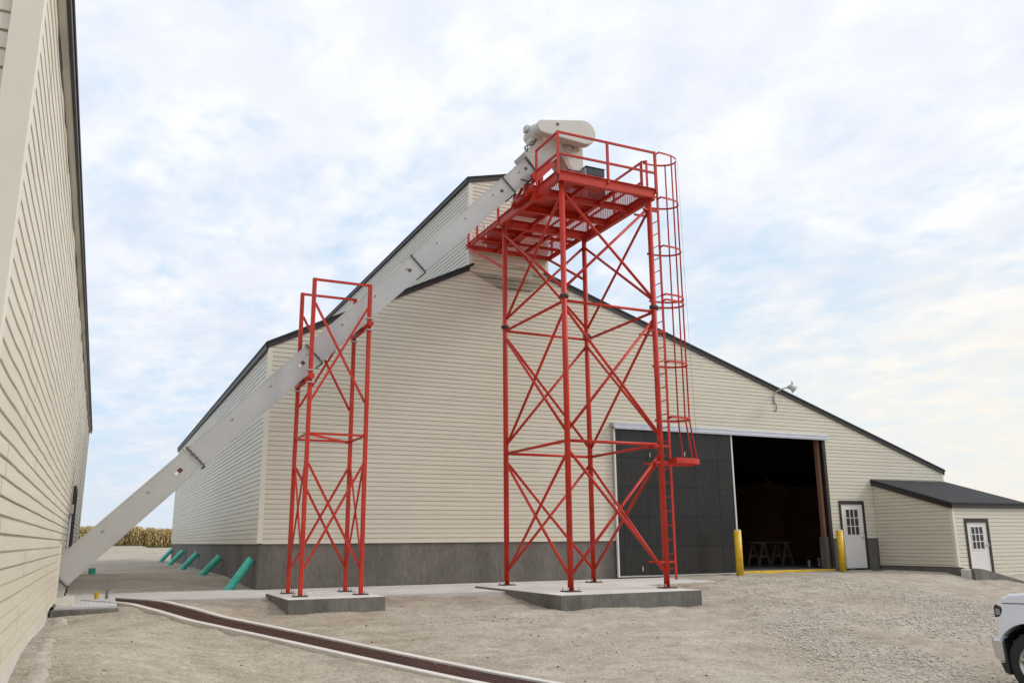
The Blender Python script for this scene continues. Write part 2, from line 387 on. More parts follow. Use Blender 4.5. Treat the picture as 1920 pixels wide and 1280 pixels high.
# ------------------------------------------------------------------ ground
TR0 = Vector((-2.727, -3.434, 0)); TRD = Vector((1, -2.01, 0)).normalized(); TRN = Vector((-TRD.y, TRD.x, 0))   # drain line
def trz(s):
    if s > 40: return -1.9
    pts = ((0, -1.0), (0.6, -1.01), (1.6, -1.10), (2.4, -1.19), (4.6, -1.335), (6.6, -1.475), (8.2, -1.58), (11, -1.72), (14, -1.80), (30, -1.9))
    if s <= 0: return -1.0
    for (a, za), (b, zb) in zip(pts[:-1], pts[1:]):
        if s <= b: return za+(zb-za)*(s-a)/(b-a)
    return -1.9
def terrain(x, y, fine=True):
    if y > -3: z = -1.07
    elif y > -6: z = -1.07-0.20*sst((-3-y)/3)
    else: z = -1.27-0.075*(-6-y)
    if y < -13: z = max(z, -1.795)
    z = z + (0.42*sst((-0.8-x)/3.0)*sst((-5-y)/5.5) if y < -5 else 0)
    z += 0.05*sst((-1.5-x)/2)*sst((-3-y)/2)
    z -= 0.28*sst((x-3)/4)*sst((-9-y)/4)
    # right side ramp up to the door apron
    if x > 8: z += (0.07*sst((x-8)/4))*sst((y+7)/4)
    if x > 12 and y < -1.5: z -= 0.05*sst((x-12)/6)*sst((-1.5-y)/3)
    if x > 15: z -= 0.30*sst((x-15)/5.5)*sst((-1.9-y)/2.6)
    if x > 19.6 and y < -3.2: z += (min(z, -.98-max(0, x-20.0)*.232)-z)*sst((12+y)/5)
    # yard between the barns, rising to the field
    if y > -1 and x < 1:
        z += 0.17*sst((y+1)/7)
        z += 0.04*sst((y-12)/10)
    if y > 26: z += (0.62 if x < 40 else 0.62)*sst((y-26)/60)
    if x > 26: z -= 0.2*sst((x-26)/20)
    # drain bed
    r = Vector((x, y, 0))-TR0; s = r.dot(TRD); t_ = abs(r.dot(TRN))
    if s > -1.3 and s < 26:
        k = 1-sst((t_-0.46)/1.3); z = z*(1-k)+(trz(s)-0.015)*k
        if t_ < 0.22: z = min(z, trz(s)-0.16)
    if fine:
        f_ = noise.noise(Vector((x*0.9, y*0.9, 1)))*0.030+noise.noise(Vector((x*3.3, y*3.3, 2)))*0.016+noise.noise(Vector((x*9, y*9, 3)))*0.007
        if -7.2 < y < -3.6 and x < 9: f_ += 0.045*noise.noise(Vector((x*1.7, y*1.7, 9)))
        # wheel ruts on the coarse gravel
        if x > 4: f_ += noise.noise(Vector((x*0.5+y*0.9, (y-x*0.6)*2.6, 6)))*0.030*sst((x-4)/3)
        z += f_*(0.45 if y > -3.2 and x < 11 else 1.0)
    if y > -3.1 and x < 11.2 and y < 0.6 and x > -4: z = min(z, -1.055)
    if 0.1 < x < 23.2 and 0.1 < y < 26: z = -1.15
    return z
def lin(a, b, st):
    n = max(1, int(round((b-a)/st))); return [a+(b-a)*i/n for i in range(n)]
xs = [-2500, -1200, -500, -200, -90, -50, -30, -18, -10]+lin(-6, 10, 0.11)+lin(10, 26, 0.2)+lin(26, 60, 3)+[60, 90, 150, 300, 700, 1500, 2500]
ys = [-600, -200, -90, -50, -34]+lin(-26, -20, 0.5)+lin(-20, -2.4, 0.11)+lin(-2.4, 2, .25)+lin(2, 30, 1.0)+lin(30, 100, 4)+[100, 130, 200, 400, 900, 1800, 3000]
gb = MB()
nx = len(xs)
for y in ys:
    for x in xs: gb.v.append((x, y, terrain(x, y, -7 < x < 26 and -26 < y < 30)))
for j in range(len(ys)-1):
    for i in range(nx-1): gb.idx((j*nx+i, j*nx+i+1, (j+1)*nx+i+1, (j+1)*nx+i), True)
g = gb.build('ground', M['ground'], None, fix=False); g['kind'] = 'structure'

# concrete apron along the gable
ap = MB()
ap.prism([(-4.0, 0.35), (0.0, 0.35), (0.0, -0.015), (19.93, -0.015), (19.93, -0.9), (17.5, -1.6), (11.5, -2.6), (4.5, -3.75), (0, -3.2), (-2.2, -2.55), (-4.0, -2.3)], 'z', -1.2, -1.035)
a_ = ap.build('walkway', M['conc']); a_['kind'] = 'structure'

# loose stone chips (one uncountable mass)
def stones(name, mt, n, region, smin, smax, label, kind='stuff'):
    mb = MB(); rr = random.Random(3)
    cnt = 0
    while cnt < n:
        x, y, dens = region(rr)
        if rr.random() > dens: continue
        cnt += 1
        r = rr.uniform(smin, smax)*rr.uniform(.6, 1.15); z = terrain(x, y)+r*0.15
        k = len(mb.v); a = rr.uniform(0, 6.28); ca, sa = math.cos(a), math.sin(a)
        for p in ((1, 0, 0), (0, 1, 0), (-1, 0, 0), (0, -1, 0), (.15, .1, .65), (0, 0, -.5), (.75, .7, .25)):
            j = [c*r*rr.uniform(.7, 1.2) for c in p]
            mb.v.append((x+j[0]*ca-j[1]*sa, y+j[0]*sa+j[1]*ca, z+j[2]))
        for q in ((0, 6, 4), (6, 1, 4), (1, 2, 4), (2, 3, 4), (3, 0, 4), (6, 0, 5), (1, 6, 5), (2, 1, 5), (3, 2, 5), (0, 3, 5)): mb.idx([k+i for i in q])
    o = mb.build(name, mt, None, fix=False); o['label'] = label; o['category'] = 'gravel'; o['kind'] = kind; return o
def reg_a(rr):
    x = rr.uniform(1.5, 15); y = rr.uniform(-15.5, -2.5)
    dd = noise.noise(Vector((x*.5, y*.5, 11)))
    c = sst((x-4.4-(y+12.2)*0.60)/1.6)*(0.55+dd*1.2)
    c = max(c*(0.35+0.75*sst((-5.5-y)/5)), 0.012+.03*sst((x-7)/3))
    if x > 4.5 and x < 7.95 and y > -6.3: c = 0
    return x, y, c
stones('gravel_chips', M['stone1'], 20000, reg_a, 0.012, 0.034, 'loose pale limestone chips scattered over the right side of the yard')
def reg_b(rr):
    x = rr.uniform(-3.4, 4); y = rr.uniform(-13.5, -6)
    r = Vector((x, y, 0))-TR0
    return x, y, (0.0 if abs(r.dot(TRN)) < .6 else 0.35+noise.noise(Vector((x, y, 4)))*0.8)
stones('gravel_debris', M['stone2'], 70, reg_b, 0.010, 0.026, 'small dark bits of debris scattered on the pale grit left of centre')

# ------------------------------------------------------------------ barn
barn = thing('barn', (11.7, 0, -1.0), 'large cream sided barn with open sliding door and raised narrow ridge section', 'barn')
XR, YL = 23.40, 26.1
def ztop(x): return 4.81+0.503*(x+0.05) if x < 6.5 else 2.33+0.3305*(23.47-x)
FH = 0.165
zl = lambda x: 4.81+0.503*(x+0.05)-FH+0.01
zr = lambda x: 2.33+0.3305*(23.47-x)-FH+0.01
OD = (9.80, 17.88, -1.1, 3.18); MD = (18.30, 19.42, -1.1, 1.20)
mb = MB()
gp = [(0, 0), (XR, 0), (XR, zr(XR)), (6.9, zr(6.9)), (5.28, zl(5.28)), (0, zl(0))]
siding(mb, gp, [OD, MD], lambda u, z, o: (u, -o, z), seams=3.75)
mb.build('gable_wall', M['vinyl'], barn, fix=False)
mb = MB()
siding(mb, [(0, 0), (YL, 0), (YL, 4.66), (0, 4.66)], [], lambda u, z, o: (-o, u, z), wav=0.004, du=1.5)
mb.build('side_wall', M['vinyl'], barn, fix=False)
mb = MB()   # walls away from the yard: right side and rear
siding(mb, [(0, 0), (YL, 0), (YL, 2.18), (0, 2.18)], [], lambda u, z, o: (XR+o, u, z)); mb.build('side_wall', M['vinyl'], barn, fix=False); mb = MB()
siding(mb, gp, [], lambda u, z, o: (u, YL+o, z))
mb.build('rear_wall', M['vinyl'], barn, fix=False)
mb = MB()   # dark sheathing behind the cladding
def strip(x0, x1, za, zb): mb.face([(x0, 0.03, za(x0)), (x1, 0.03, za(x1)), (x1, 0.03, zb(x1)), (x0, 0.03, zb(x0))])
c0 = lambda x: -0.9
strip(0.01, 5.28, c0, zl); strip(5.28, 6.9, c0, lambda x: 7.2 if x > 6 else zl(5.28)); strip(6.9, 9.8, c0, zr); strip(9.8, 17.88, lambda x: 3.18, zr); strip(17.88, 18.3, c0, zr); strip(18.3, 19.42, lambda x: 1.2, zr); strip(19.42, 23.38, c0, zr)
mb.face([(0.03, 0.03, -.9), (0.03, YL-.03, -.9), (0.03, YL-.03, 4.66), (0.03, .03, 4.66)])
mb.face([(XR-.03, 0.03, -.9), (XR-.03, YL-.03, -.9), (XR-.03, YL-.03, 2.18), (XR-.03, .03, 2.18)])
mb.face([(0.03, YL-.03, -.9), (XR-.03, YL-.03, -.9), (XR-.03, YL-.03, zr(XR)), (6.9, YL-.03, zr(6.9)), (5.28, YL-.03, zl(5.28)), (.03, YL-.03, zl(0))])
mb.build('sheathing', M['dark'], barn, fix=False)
mb = MB()
for a, b in ((0.012, 9.80), (17.88, 18.30), (19.42, XR-.012)): mb.box(a, b, 0.012, 0.25, -1.35, 0.0)
mb.box(0.012, 0.25, 0.25, YL, -1.35, 0); mb.box(XR-.25, XR-.012, 0.25, YL, -1.35, 0); mb.box(.25, XR-.25, YL-.25, YL-.012, -1.35, 0)
mb.build('foundation', M['foundation'], barn)
mb = MB()
for x0, x1, y0, y1, za, zb in ((-0.032, 0.085, -0.032, 0.0, 0, zl(0)), (-0.032, 0.0, 0.0, 0.085, 0, zl(0)), (XR-.09, XR+.028, -.032, 0, 0, zr(XR)+.03), (-0.032, 0, YL-.1, YL, 0, 4.66)):
    mb.box(x0, x1, y0, y1, za, zb)
mb.build('corner_trim', M['vinyl_trim'], barn)
mb = MB(); mb.box(0.09, 9.72, -.026, 0.0, -0.012, 0.018); mb.box(-.026, 0, 0.09, YL, -.012, .018)
mb.build('starter_strip', M['vinyl_trim'], barn)
# roof
def slab(mb, x0, z0_, x1, z1_, y0, y1, t_):
    mb.prism([(x0, z0_), (x1, z1_), (x1, z1_-t_), (x0, z0_-t_)], 'y', y0, y1)
mb = MB(); slab(mb, -.09, ztop(-.09)+.01, 5.40, ztop(5.40)+.01, -0.075, YL+.08, .07)
rl = mb.build('roof', M['shingle'], barn)
mb = MB(); slab(mb, 7.62, ztop(7.62)+.01, 23.50, ztop(23.50)+.01, -0.075, YL+.08, .07)
rr_ = mb.build('roof', M['shingle'], barn)
def fasc(par, pts, y0, y1, h=FH, dz=-0.062):
    q = MB()
    for (xa_, za), (xb_, zb) in pts: q.prism([(xa_, za+dz), (xb_, zb+dz), (xb_, zb-h), (xa_, za-h)], 'y', y0, y1)
    return q.build('fascia', M['fascia'], par)
fasc(rl, [((-.07, ztop(-.07)), (5.279, ztop(5.279)))], -.062, 0.0)
fasc(rr_, [((7.741, ztop(7.741)), (23.47, ztop(23.47)))], -.062, 0.0)
q = MB(); q.box(-.085, -.045, -.062, YL+.06, 4.60, 4.735); q.build('eave_board', M['fascia'], rl)
q = MB(); q.box(-.045, -.0, .0, YL, 4.64, 4.66); q.build('soffit', M['soffit'], rl)
q = MB(); q.box(XR+.02, XR+.07, -.062, YL+.06, 2.15, 2.27); q.build('eave_board', M['fascia'], rr_)
# raised ridge section
MX0, MX1, MR = 5.28, 7.74, 6.51
mz = lambda x: 10.10+0.254*(x-5.23) if x <= MR else 10.10+0.254*(7.79-x)
mb = MB()
mp_ = [(MX0, 7.30), (MX0+.9, 6.9), (MX1-.6, 6.9), (MX1, 7.3), (MX1, 9.95), (MR, mz(MR)-.14), (MX0, 9.95)]
W1 = (6.72, 7.22, 9.28, 9.86); W2 = (5.80, 6.35, 8.05, 8.72)
siding(mb, mp_, [W1, W2], lambda u, z, o: (u, -o, z))
ridge = mb.build('ridge_wall', M['vinyl'], barn, fix=False)
mb = MB()
siding(mb, [(0, 7.35), (YL, 7.35), (YL, 9.95), (0, 9.95)], [], lambda u, z, o: (MX0-o, u, z)); mb.build('ridge_side_wall', M['vinyl'], barn, fix=False); mb = MB(); siding(mb, [(0, 7.35), (YL, 7.35), (YL, 9.95), (0, 9.95)], [], lambda u, z, o: (MX1+o, u, z)); mb.build('ridge_side_wall', M['vinyl'], barn, fix=False); mb = MB()
siding(mb, mp_, [], lambda u, z, o: (u, YL+o, z))
mb.build('ridge_wall', M['vinyl'], barn, fix=False)
mb = MB()
for x in (MX0, MX1):
    s_ = -1 if x == MX0 else 1
    mb.box(min(x+s_*.028, x-s_*.085), max(x+s_*.028, x-s_*.085), -.028, 0, 7.42, 9.95); mb.box(min(x, x+s_*.028), max(x, x+s_*.028), 0, .085, 7.42, 9.95)
mb.build('corner_trim', M['vinyl_trim'], barn)
mb = MB(); slab(mb, 5.19, mz(5.19)+.01, MR, mz(MR)+.01, -.075, YL+.08, .06); slab(mb, MR, mz(MR)+.01, 7.83, mz(7.83)+.01, -.075, YL+.08, .06)
rm = mb.build('ridge_roof', M['shingle'], barn)
fasc(rm, [((5.21, mz(5.21)), (MR, mz(MR))), ((MR, mz(MR)), (7.81, mz(7.81)))], -.062, 0.0, h=.155, dz=-.052)
q = MB(); q.box(5.19, 5.23, -.062, YL+.06, 9.945, 10.03); q.box(5.23, MX0-.001, 0, YL, 9.95, 9.965); q.build('eave_board', M['fascia'], rm)
for W in (W1, W2):
    q = MB(); a, b, c, d_ = W; t_ = .05
    q.box(a-t_, a, -.04, .02, c-t_, d_+t_); q.box(b, b+t_, -.04, .02, c-t_, d_+t_); q.box(a, b, -.04, .02, c-t_, c); q.box(a, b, -.04, .02, d_, d_+t_)
    wn = q.build('window', M['soffit'], barn)
    q = MB(); q.box(a, b, .0, .02, c, d_); q.build('pane', M['glass'], wn)
# interior
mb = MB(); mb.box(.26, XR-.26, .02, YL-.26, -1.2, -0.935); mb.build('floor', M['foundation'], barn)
mb = MB(); mb.box(14.0, 17.88, -.05, .02, -1.03, -0.935); mb.box(13.98, 17.88, -.06, -.05, -1.034, -.945)
mb.build('door_sill', M['yellow'], barn, bevel=.004)
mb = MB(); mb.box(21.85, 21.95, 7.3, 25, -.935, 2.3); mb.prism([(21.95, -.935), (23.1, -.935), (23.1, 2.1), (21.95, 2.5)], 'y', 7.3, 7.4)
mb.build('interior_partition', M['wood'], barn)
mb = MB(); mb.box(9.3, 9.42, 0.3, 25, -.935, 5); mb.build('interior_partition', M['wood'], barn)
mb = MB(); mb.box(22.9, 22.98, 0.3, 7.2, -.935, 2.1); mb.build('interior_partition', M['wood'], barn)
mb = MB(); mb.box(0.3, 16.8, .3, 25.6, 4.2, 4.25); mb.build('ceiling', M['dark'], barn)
mb = MB(); mb.box(17.70, 17.80, 0.10, 0.24, 0.05, 3.17)
mb.build('door_post', M['stud'], barn)
mb = MB(); mb.box(17.66, 17.87, 0.05, 0.30, -.93, 0.05); mb.build('concrete_pier', M['foundation'], barn, bevel=.01)
mb = MB(); mb.box(17.81, 17.93, -.045, .05, -1.0, 3.18); mb.build('door_jamb', M['fascia'], barn)
# track & sliding door
mb = MB(); mb.box(9.70, 13.9, -.19, -.02, 3.17, 3.31); mb.box(13.9, 17.98, -.185, -.02, 3.165, 3.295); mb.box(9.72, 17.96, -.20, -.185, 3.12, 3.20)
tr_ = mb.build('door_track', M['galvtrack'], barn, bevel=.006)
mb = MB()
x = 9.78; n = 66; wd = (13.96-9.78)/n
for i in range(n):
    xa_ = 9.78+i*wd; pr = [(xa_, -.095), (xa_+wd*.30, -.095), (xa_+wd*.42, -.106), (xa_+wd*.88, -.106), (xa_+wd, -.095)]
    for (a, ya_), (b, yb_) in zip(pr[:-1], pr[1:]): mb.face([(a, ya_, -.97), (b, yb_, -.97), (b, yb_, 3.13), (a, ya_, 3.13)])
mb.face([(9.78, -.08, -.97), (13.96, -.08, -.97), (13.96, -.08, 3.13), (9.78, -.08, 3.13)])
sd = mb.build('sliding_door', M['sheet'], barn, fix=False)
mb = MB(); mb.box(9.735, 9.78, -.13, -.06, -1.0, 3.13); mb.box(13.96, 14.005, -.13, -.06, -1.0, 3.13); mb.build('door_edge', M['trimw'], sd)
mb = MB(); mb.box(9.78, 13.96, -.125, -.07, -1.0, -.965); mb.build('bottom_rail', M['galv'], sd)
mb = MB(); mb.box(9.80, 13.7, -.16, -.14, -1.034, -1.012); mb.box(12.05, 12.2, -.22, -.1, -1.034, -1.0); mb.build('floor_guide', M['dkmetal'], barn)
mb = MB(); [mb.box(xx-.008, xx+.008, -.128, -.116, zz_, zz_+.13) for xx, zz_ in ((10.95, 2.35), (12.20, 2.42), (10.55, -.85))]; mb.build('sheet_clip', M['trimw'], sd)
# entry door on the gable
def entry_door(parent, x0, x1, zb, zt, y, hand=1):
    # y = outer wall plane; frame outer x0..x1
    fw = .085
    q = MB(); q.box(x0, x0+fw, y-.045, y+.03, zb, zt-.115); q.box(x1-fw, x1, y-.045, y+.03, zb, zt-.115); q.box(x0, x1, y-.045, y+.03, zt-.115, zt)
    q.box(x0+fw, x1-fw, y-.05, y+.03, zb, zb+.035)
    dr = q.build('entry_door', M['fascia'], parent)
    a, b = x0+fw, x1-fw; zb2, zt2 = zb+.035, zt-.115
    wl, wr = a+(b-a)*.215, b-(b-a)*.215; hb = zb2+(zt2-zb2)*.52; ht = zt2-(zt2-zb2)*.085
    q = MB(); q.box(a, wl, y-.015, y+.03, zb2, zt2); q.box(wr, b, y-.015, y+.03, zb2, zt2); q.box(wl, wr, y-.015, y+.03, zb2, hb); q.box(wl, wr, y-.015, y+.03, ht, zt2)
    q.build('door_panel', M['white'], dr)
    q = MB(); q.box(wl, wr, y+.008, y+.02, hb, ht); q.build('door_glass', M['glass'], dr)
    q = MB()
    for i in (1, 2): xx = wl+(wr-wl)*i/3; q.box(xx-.013, xx+.013, y-.022, y+.007, hb, ht)
    for i in (1, 2): zz_ = hb+(ht-hb)*i/3; q.box(wl, wr, y-.020, y+.006, zz_-.012, zz_+.012)
    q.box(wl-.03, wl, y-.026, y-.016, hb-.03, ht+.03); q.box(wr, wr+.03, y-.026, y-.016, hb-.03, ht+.03); q.box(wl, wr, y-.026, y-.016, hb-.03, hb); q.box(wl, wr, y-.026, y-.016, ht, ht+.03)
    q.build('muntins', M['white'], dr)
    kx = b-.07
    q = MB(); q.tube([(kx, y-.015, zb2+.96), (kx, y-.05, zb2+.96), (kx, y-.075, zb2+.96)], [.018, .018, .028], 10); q.tube([(kx, y-.016, zb2+1.09), (kx, y-.03, zb2+1.09)], .024, 10)
    q.bar((kx, y-.06, zb2+.96), (kx-.10, y-.06, zb2+.96), .016, .02)
    q.build('door_handle', M['galv'], dr)
    return dr
entry_door(barn, 18.30, 19.42, -.97, 1.20, 0.0)
mb = MB(); mb.box(18.55, 19.35, -.75, -.06, -1.034, -.995)
solo(mb, 'door_mat', M['dkmetal'], 'thin dark mat on the concrete below the entry door by the sliding door', 'mat')

# ------------------------------------------------------------------ lean-to
SX0, SX1, SY = 19.93, 23.40, -2.885
shed = thing('lean_to', (21.6, SY, -1.0), 'small cream sided lean-to with black shingle roof and white door beside the barn', 'shed')
D2 = (20.385, 21.47, -1.3, .56)
mb = MB(); siding(mb, [(SX0, -.86), (SX1, -1.45), (SX1, .98), (SX0, .98)], [D2], lambda u, z, o: (u, SY-o, z)); mb.build('front_wall', M['vinyl'], shed, fix=False)
mb = MB(); siding(mb, [(SY, -.86), (-.03, -.86), (-.03, 1.80), (SY, .92)], [], lambda u, z, o: (SX0-o, u, z)); mb.build('side_wall', M['vinyl'], shed, fix=False); mb = MB(); siding(mb, [(SY, -.86), (0, -.86), (0, 1.80), (SY, .92)], [], lambda u, z, o: (SX1+o, u, z))
mb.build('side_wall', M['vinyl'], shed, fix=False)
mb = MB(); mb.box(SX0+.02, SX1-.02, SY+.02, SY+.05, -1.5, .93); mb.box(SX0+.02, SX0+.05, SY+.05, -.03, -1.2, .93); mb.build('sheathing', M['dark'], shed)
mb = MB(); mb.box(SX0-.028, SX0+.075, SY-.028, SY, -.86, .96); mb.box(SX0-.028, SX0, SY, SY+.075, -.86, .96); mb.box(SX1-.075, SX1+.028, SY-.028, SY, -1.45, .96); mb.build('corner_trim', M['vinyl_trim'], shed)
mb = MB(); mb.prism([(SY-.10, 1.035), (-.03, 1.915), (-.03, 1.845), (SY-.10, .965)], 'x', SX0-.10, SX1+.06)
rf = mb.build('roof', M['shingle'], shed)
mb = MB(); mb.box(SX0-.075, SX1+.05, SY-.095, SY-.055, .875, .963)
mb.prism([(SY-.054, .976), (-.03, 1.843), (-.03, 1.72), (SY-.054, .853)], 'x', SX0-.09, SX0-.05); mb.prism([(SY-.054, .976), (-.03, 1.843), (-.03, 1.72), (SY-.054, .853)], 'x', SX1+.02, SX1+.05)
mb.box(SX0-.05, SX1+.02, SY-.055, SY, .89, .905)
mb.build('fascia', M['fascia'], rf)
mb = MB(); mb.box(SX0+.01, SX1-.01, SY+.012, -.03, -1.4, -.862); mb.build('foundation', M['foundation'], shed)
entry_door(shed, 20.385, 21.47, -1.22, .56, SY)
# sloping kerb of the door ramp
KP = [(19.96, -.91), (20.05, -.885), (20.37, -.92), (21.28, -1.12), (22.22, -1.33), (24.6, -1.86)]
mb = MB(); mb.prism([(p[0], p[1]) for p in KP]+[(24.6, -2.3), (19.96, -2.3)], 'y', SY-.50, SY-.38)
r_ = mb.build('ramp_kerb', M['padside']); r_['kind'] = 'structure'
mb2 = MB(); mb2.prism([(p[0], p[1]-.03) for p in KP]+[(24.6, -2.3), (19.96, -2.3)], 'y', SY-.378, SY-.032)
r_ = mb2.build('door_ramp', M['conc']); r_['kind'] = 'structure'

# ------------------------------------------------------------------ left building
WX, WY0, WY1 = -3.975, -15.80, 10.3
lb = thing('storage_building', (-9.9, -2.7, -1.2), 'tall cream sided building close on the left, seen along its long wall', 'building')
mb = MB()
siding(mb, [(WY0, -.93), (WY1, -.93), (WY1, 3.58), (WY0, 3.58)], [], lambda u, z, o: (WX+o, u, z), z0=-.93, lip=.027, wav=.008, du=.30, seams=3.9)
mb.build('long_wall', M['vinyl'], lb, fix=False)
mb = MB()
siding(mb, [(-15.8, -.93), (WX, -.93), (WX, 3.58), (-9.9, 6.4), (-15.8, 3.58)], [], lambda u, z, o: (u, WY0-o, z), z0=-.93)
siding(mb, [(-15.8, -.93), (WX, -.93), (WX, 3.58), (-9.9, 6.4), (-15.8, 3.58)], [], lambda u, z, o: (u, WY1+o, z), z0=-.93)
siding(mb, [(WY0, -.93), (WY1, -.93), (WY1, 3.58), (WY0, 3.58)], [], lambda u, z, o: (-15.8-o, u, z), z0=-.93)
mb.build('gable_wall', M['vinyl'], lb, fix=False)
mb = MB(); mb.box(-15.75, WX-.03, WY0+.03, WY1-.03, -1.6, -.93); mb.build('foundation', M['conc'], lb)
mb = MB(); mb.box(WX-.115, WX+.044, WY0-.044, WY0, -.93, 3.56); mb.box(WX, WX+.044, WY0, WY0+.06, -.93, 3.56); mb.box(WX-.10, WX+.044, WY1, WY1+.044, -.93, 3.56); mb.box(WX, WX+.044, WY1-.06, WY1, -.93, 3.56); mb.build('corner_trim', M['vinyl_trim'], lb, bevel=.004)
mb = MB(); mb.prism([(-3.86, 3.70), (-9.9, 6.62), (-9.9, 6.55), (-3.86, 3.63)], 'y', WY0-.3, WY1+.08); mb.prism([(-15.92, 3.70), (-9.9, 6.62), (-9.9, 6.55), (-15.92, 3.63)], 'y', WY0-.3, WY1+.08)
rf = mb.build('roof', M['shingle'], lb)
mb = MB(); mb.box(-3.895, -3.868, WY0-.28, WY1+.06, 3.56, 3.65); mb.box(WX, WX+.030, WY0, WY1, 3.455, 3.56); mb.build('fascia', M['fascia'], rf)
mb = MB(); mb.box(WX+.0, -3.895, WY0-.28, WY1, 3.575, 3.588); mb.build('soffit', M['soffit'], rf)
mb = MB(); mb.box(WX+.012, WX+.085, 0.0, .13, -1.1, 1.25); mb.box(WX+.012, WX+.080, .13, 1.2, 1.14, 1.25); mb.box(WX+.012, WX+.085, 1.2, 1.3, -1.1, 1.25); mb.build('door_frame', M['fascia'], lb)
mb = MB(); mb.box(WX+.012, WX+.05, .13, 1.2, -1.0, 1.14); mb.build('door_panel', M['white'], lb)
mb = MB(); mb.tube([(WX+.05, -1.25, -1.1), (WX+.05, -1.25, .62)], .030, 8); mb.box(WX+.015, WX+.10, -1.36, -1.16, .62, .80); mb.tube([(WX+.04, -1.1, .8), (WX+.04, -1.1, 1.5)], .014, 6); mb.build('electrical_conduit', M['galv'], lb)
mb = MB(); mb.box(WX+.012, WX+.06, -3.50, -3.46, -.95, .10); mb.box(WX+.012, WX+.06, -4.20, -4.16, -.95, .02)
for k in range(9): mb.box(WX+.06, WX+.066, -4.19, -4.17, -.88+k*.1, -.85+k*.1)
for k in range(10): mb.box(WX+.06, WX+.066, -3.49, -3.47, -.88+k*.1, -.85+k*.1)
mb.build('opening_trim', M['vinyl_trim'], lb)
# kerb strip beside the wall
mb = MB(); n = 150; rows = []
for i in range(n+1):
    ya_ = -15+i*(10.3/n); nn = lambda f_, s_: noise.noise(Vector((ya_*f_, s_, 8)))
    x0_ = -3.90+nn(1.5, 0)*.04+nn(7, 2)*.02; x1_ = -3.70+nn(.6, 5)*.10+nn(5, 6)*.02
    rows.append([mb.vt((x0_+(x1_-x0_)*k/3, ya_, terrain(x0_+(x1_-x0_)*k/3, ya_, False)+(-.012 if k in (0, 3) else .010)+.012*noise.noise(Vector((k*2, ya_*5, 0))))) for k in range(4)])
for a, b in zip(rows[:-1], rows[1:]):
    for k in range(3): mb.idx((a[k], a[k+1], b[k+1], b[k]), True)
o = mb.build('kerb_strip', M['spill'], None, fix=False); o['kind'] = 'structure'

# ------------------------------------------------------------------ slab, plate, drain
mb = MB(); mb.box(-3.97, -2.95, -4.62, -2.31, -1.35, -1.03)
solo(mb, 'conveyor_slab', M['padside'], 'low concrete slab under the foot of the conveyor against the left building', 'concrete slab', bevel=.012)
mb = MB(); mb.box(-3.93, -2.98, -4.45, -2.35, -1.028, -.994)
for i in range(14):
    for j in range(10): mb.box(-3.87+i*.065, -3.835+i*.065, -4.38+j*.19, -4.26+j*.19, -.994, -.988)
solo(mb, 'cover_plate', M['plate'], 'pale perforated metal cover plate lying at the head of the trench drain', 'metal plate')
mb = MB(); mb.box(-3.925, -3.66, -4.16, -3.48, -.993, -.86)
solo(mb, 'footing_box', M['machine'], 'pale metal footing box right under the lower end of the conveyor', 'metal box', bevel=.008)
drain = thing('trench_drain', tuple(TR0)[:2]+(-1.2,), 'long trench drain with rusty brown grate between two pale concrete kerbs', 'drain')
def ribbon(t0, t1, top, bot, s0, s1, st=0.2):
    q = MB(); n = int((s1-s0)/st); rows = []
    for i in range(n+1):
        s = s0+(s1-s0)*i/n; z = trz(s); p = TR0+TRD*s
        e0 = noise.noise(Vector((s*1.5, t0*5, 1)))*.012*(1 if abs(t0) > .4 else 0); e1 = noise.noise(Vector((s*1.5, t1*5, 1)))*.012*(1 if abs(t1) > .4 else 0)
        a = p+TRN*(t0+e0); b = p+TRN*(t1+e1)
        rows.append([q.vt((a.x, a.y, z+bot)), q.vt((a.x, a.y, z+top)), q.vt((b.x, b.y, z+top)), q.vt((b.x, b.y, z+bot))])
    for a, b in zip(rows[:-1], rows[1:]):
        for i in range(3): q.idx((a[i], a[i+1], b[i+1], b[i]), False)
    q.idx(rows[0]); q.idx(rows[-1][::-1]); return q
for t0, t1 in ((.268, .39), (-.39, -.268)):
    ribbon(t0, t1, .022, -.12, -1.1, 22).build('kerb', M['conc'], drain)
ribbon(-.267, .267, -.075, -.13, -1.1, 22).build('channel_bed', M['black'], drain)
q = MB()
for s_off in (-.25, -.167, -.083, 0, .083, .167, .25):
    for i in range(95):
        s = -1.1+i*.24; a = TR0+TRD*s+TRN*s_off; b = TR0+TRD*(s+.24)+TRN*s_off
        q.bar((a.x, a.y, trz(s)-.014), (b.x, b.y, trz(s+.24)-.014), .02, .03)
s = -1.1
while s < 21.5:
    a = TR0+TRD*s-TRN*.263; b = TR0+TRD*s+TRN*.263; z = trz(s)-.016; q.bar((a.x, a.y, z), (b.x, b.y, z), .022, .028); s += .042
q.build('grate', M['rust'], drain, fix=False)

# ------------------------------------------------------------------ concrete pads
mb = MB(); mb.box(4.60, 7.88, -6.20, -2.05, -1.6, -.99); mb.mi[1] = 1  # pale top face; sides take the concrete with shade in its colour
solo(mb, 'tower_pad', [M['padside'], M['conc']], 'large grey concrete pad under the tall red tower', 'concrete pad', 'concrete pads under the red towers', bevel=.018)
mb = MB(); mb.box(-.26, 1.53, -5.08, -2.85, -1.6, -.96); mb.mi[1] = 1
solo(mb, 'tower_pad', [M['padside'], M['conc']], 'small grey concrete pad under the short narrow red tower', 'concrete pad', 'concrete pads under the red towers', bevel=.018)

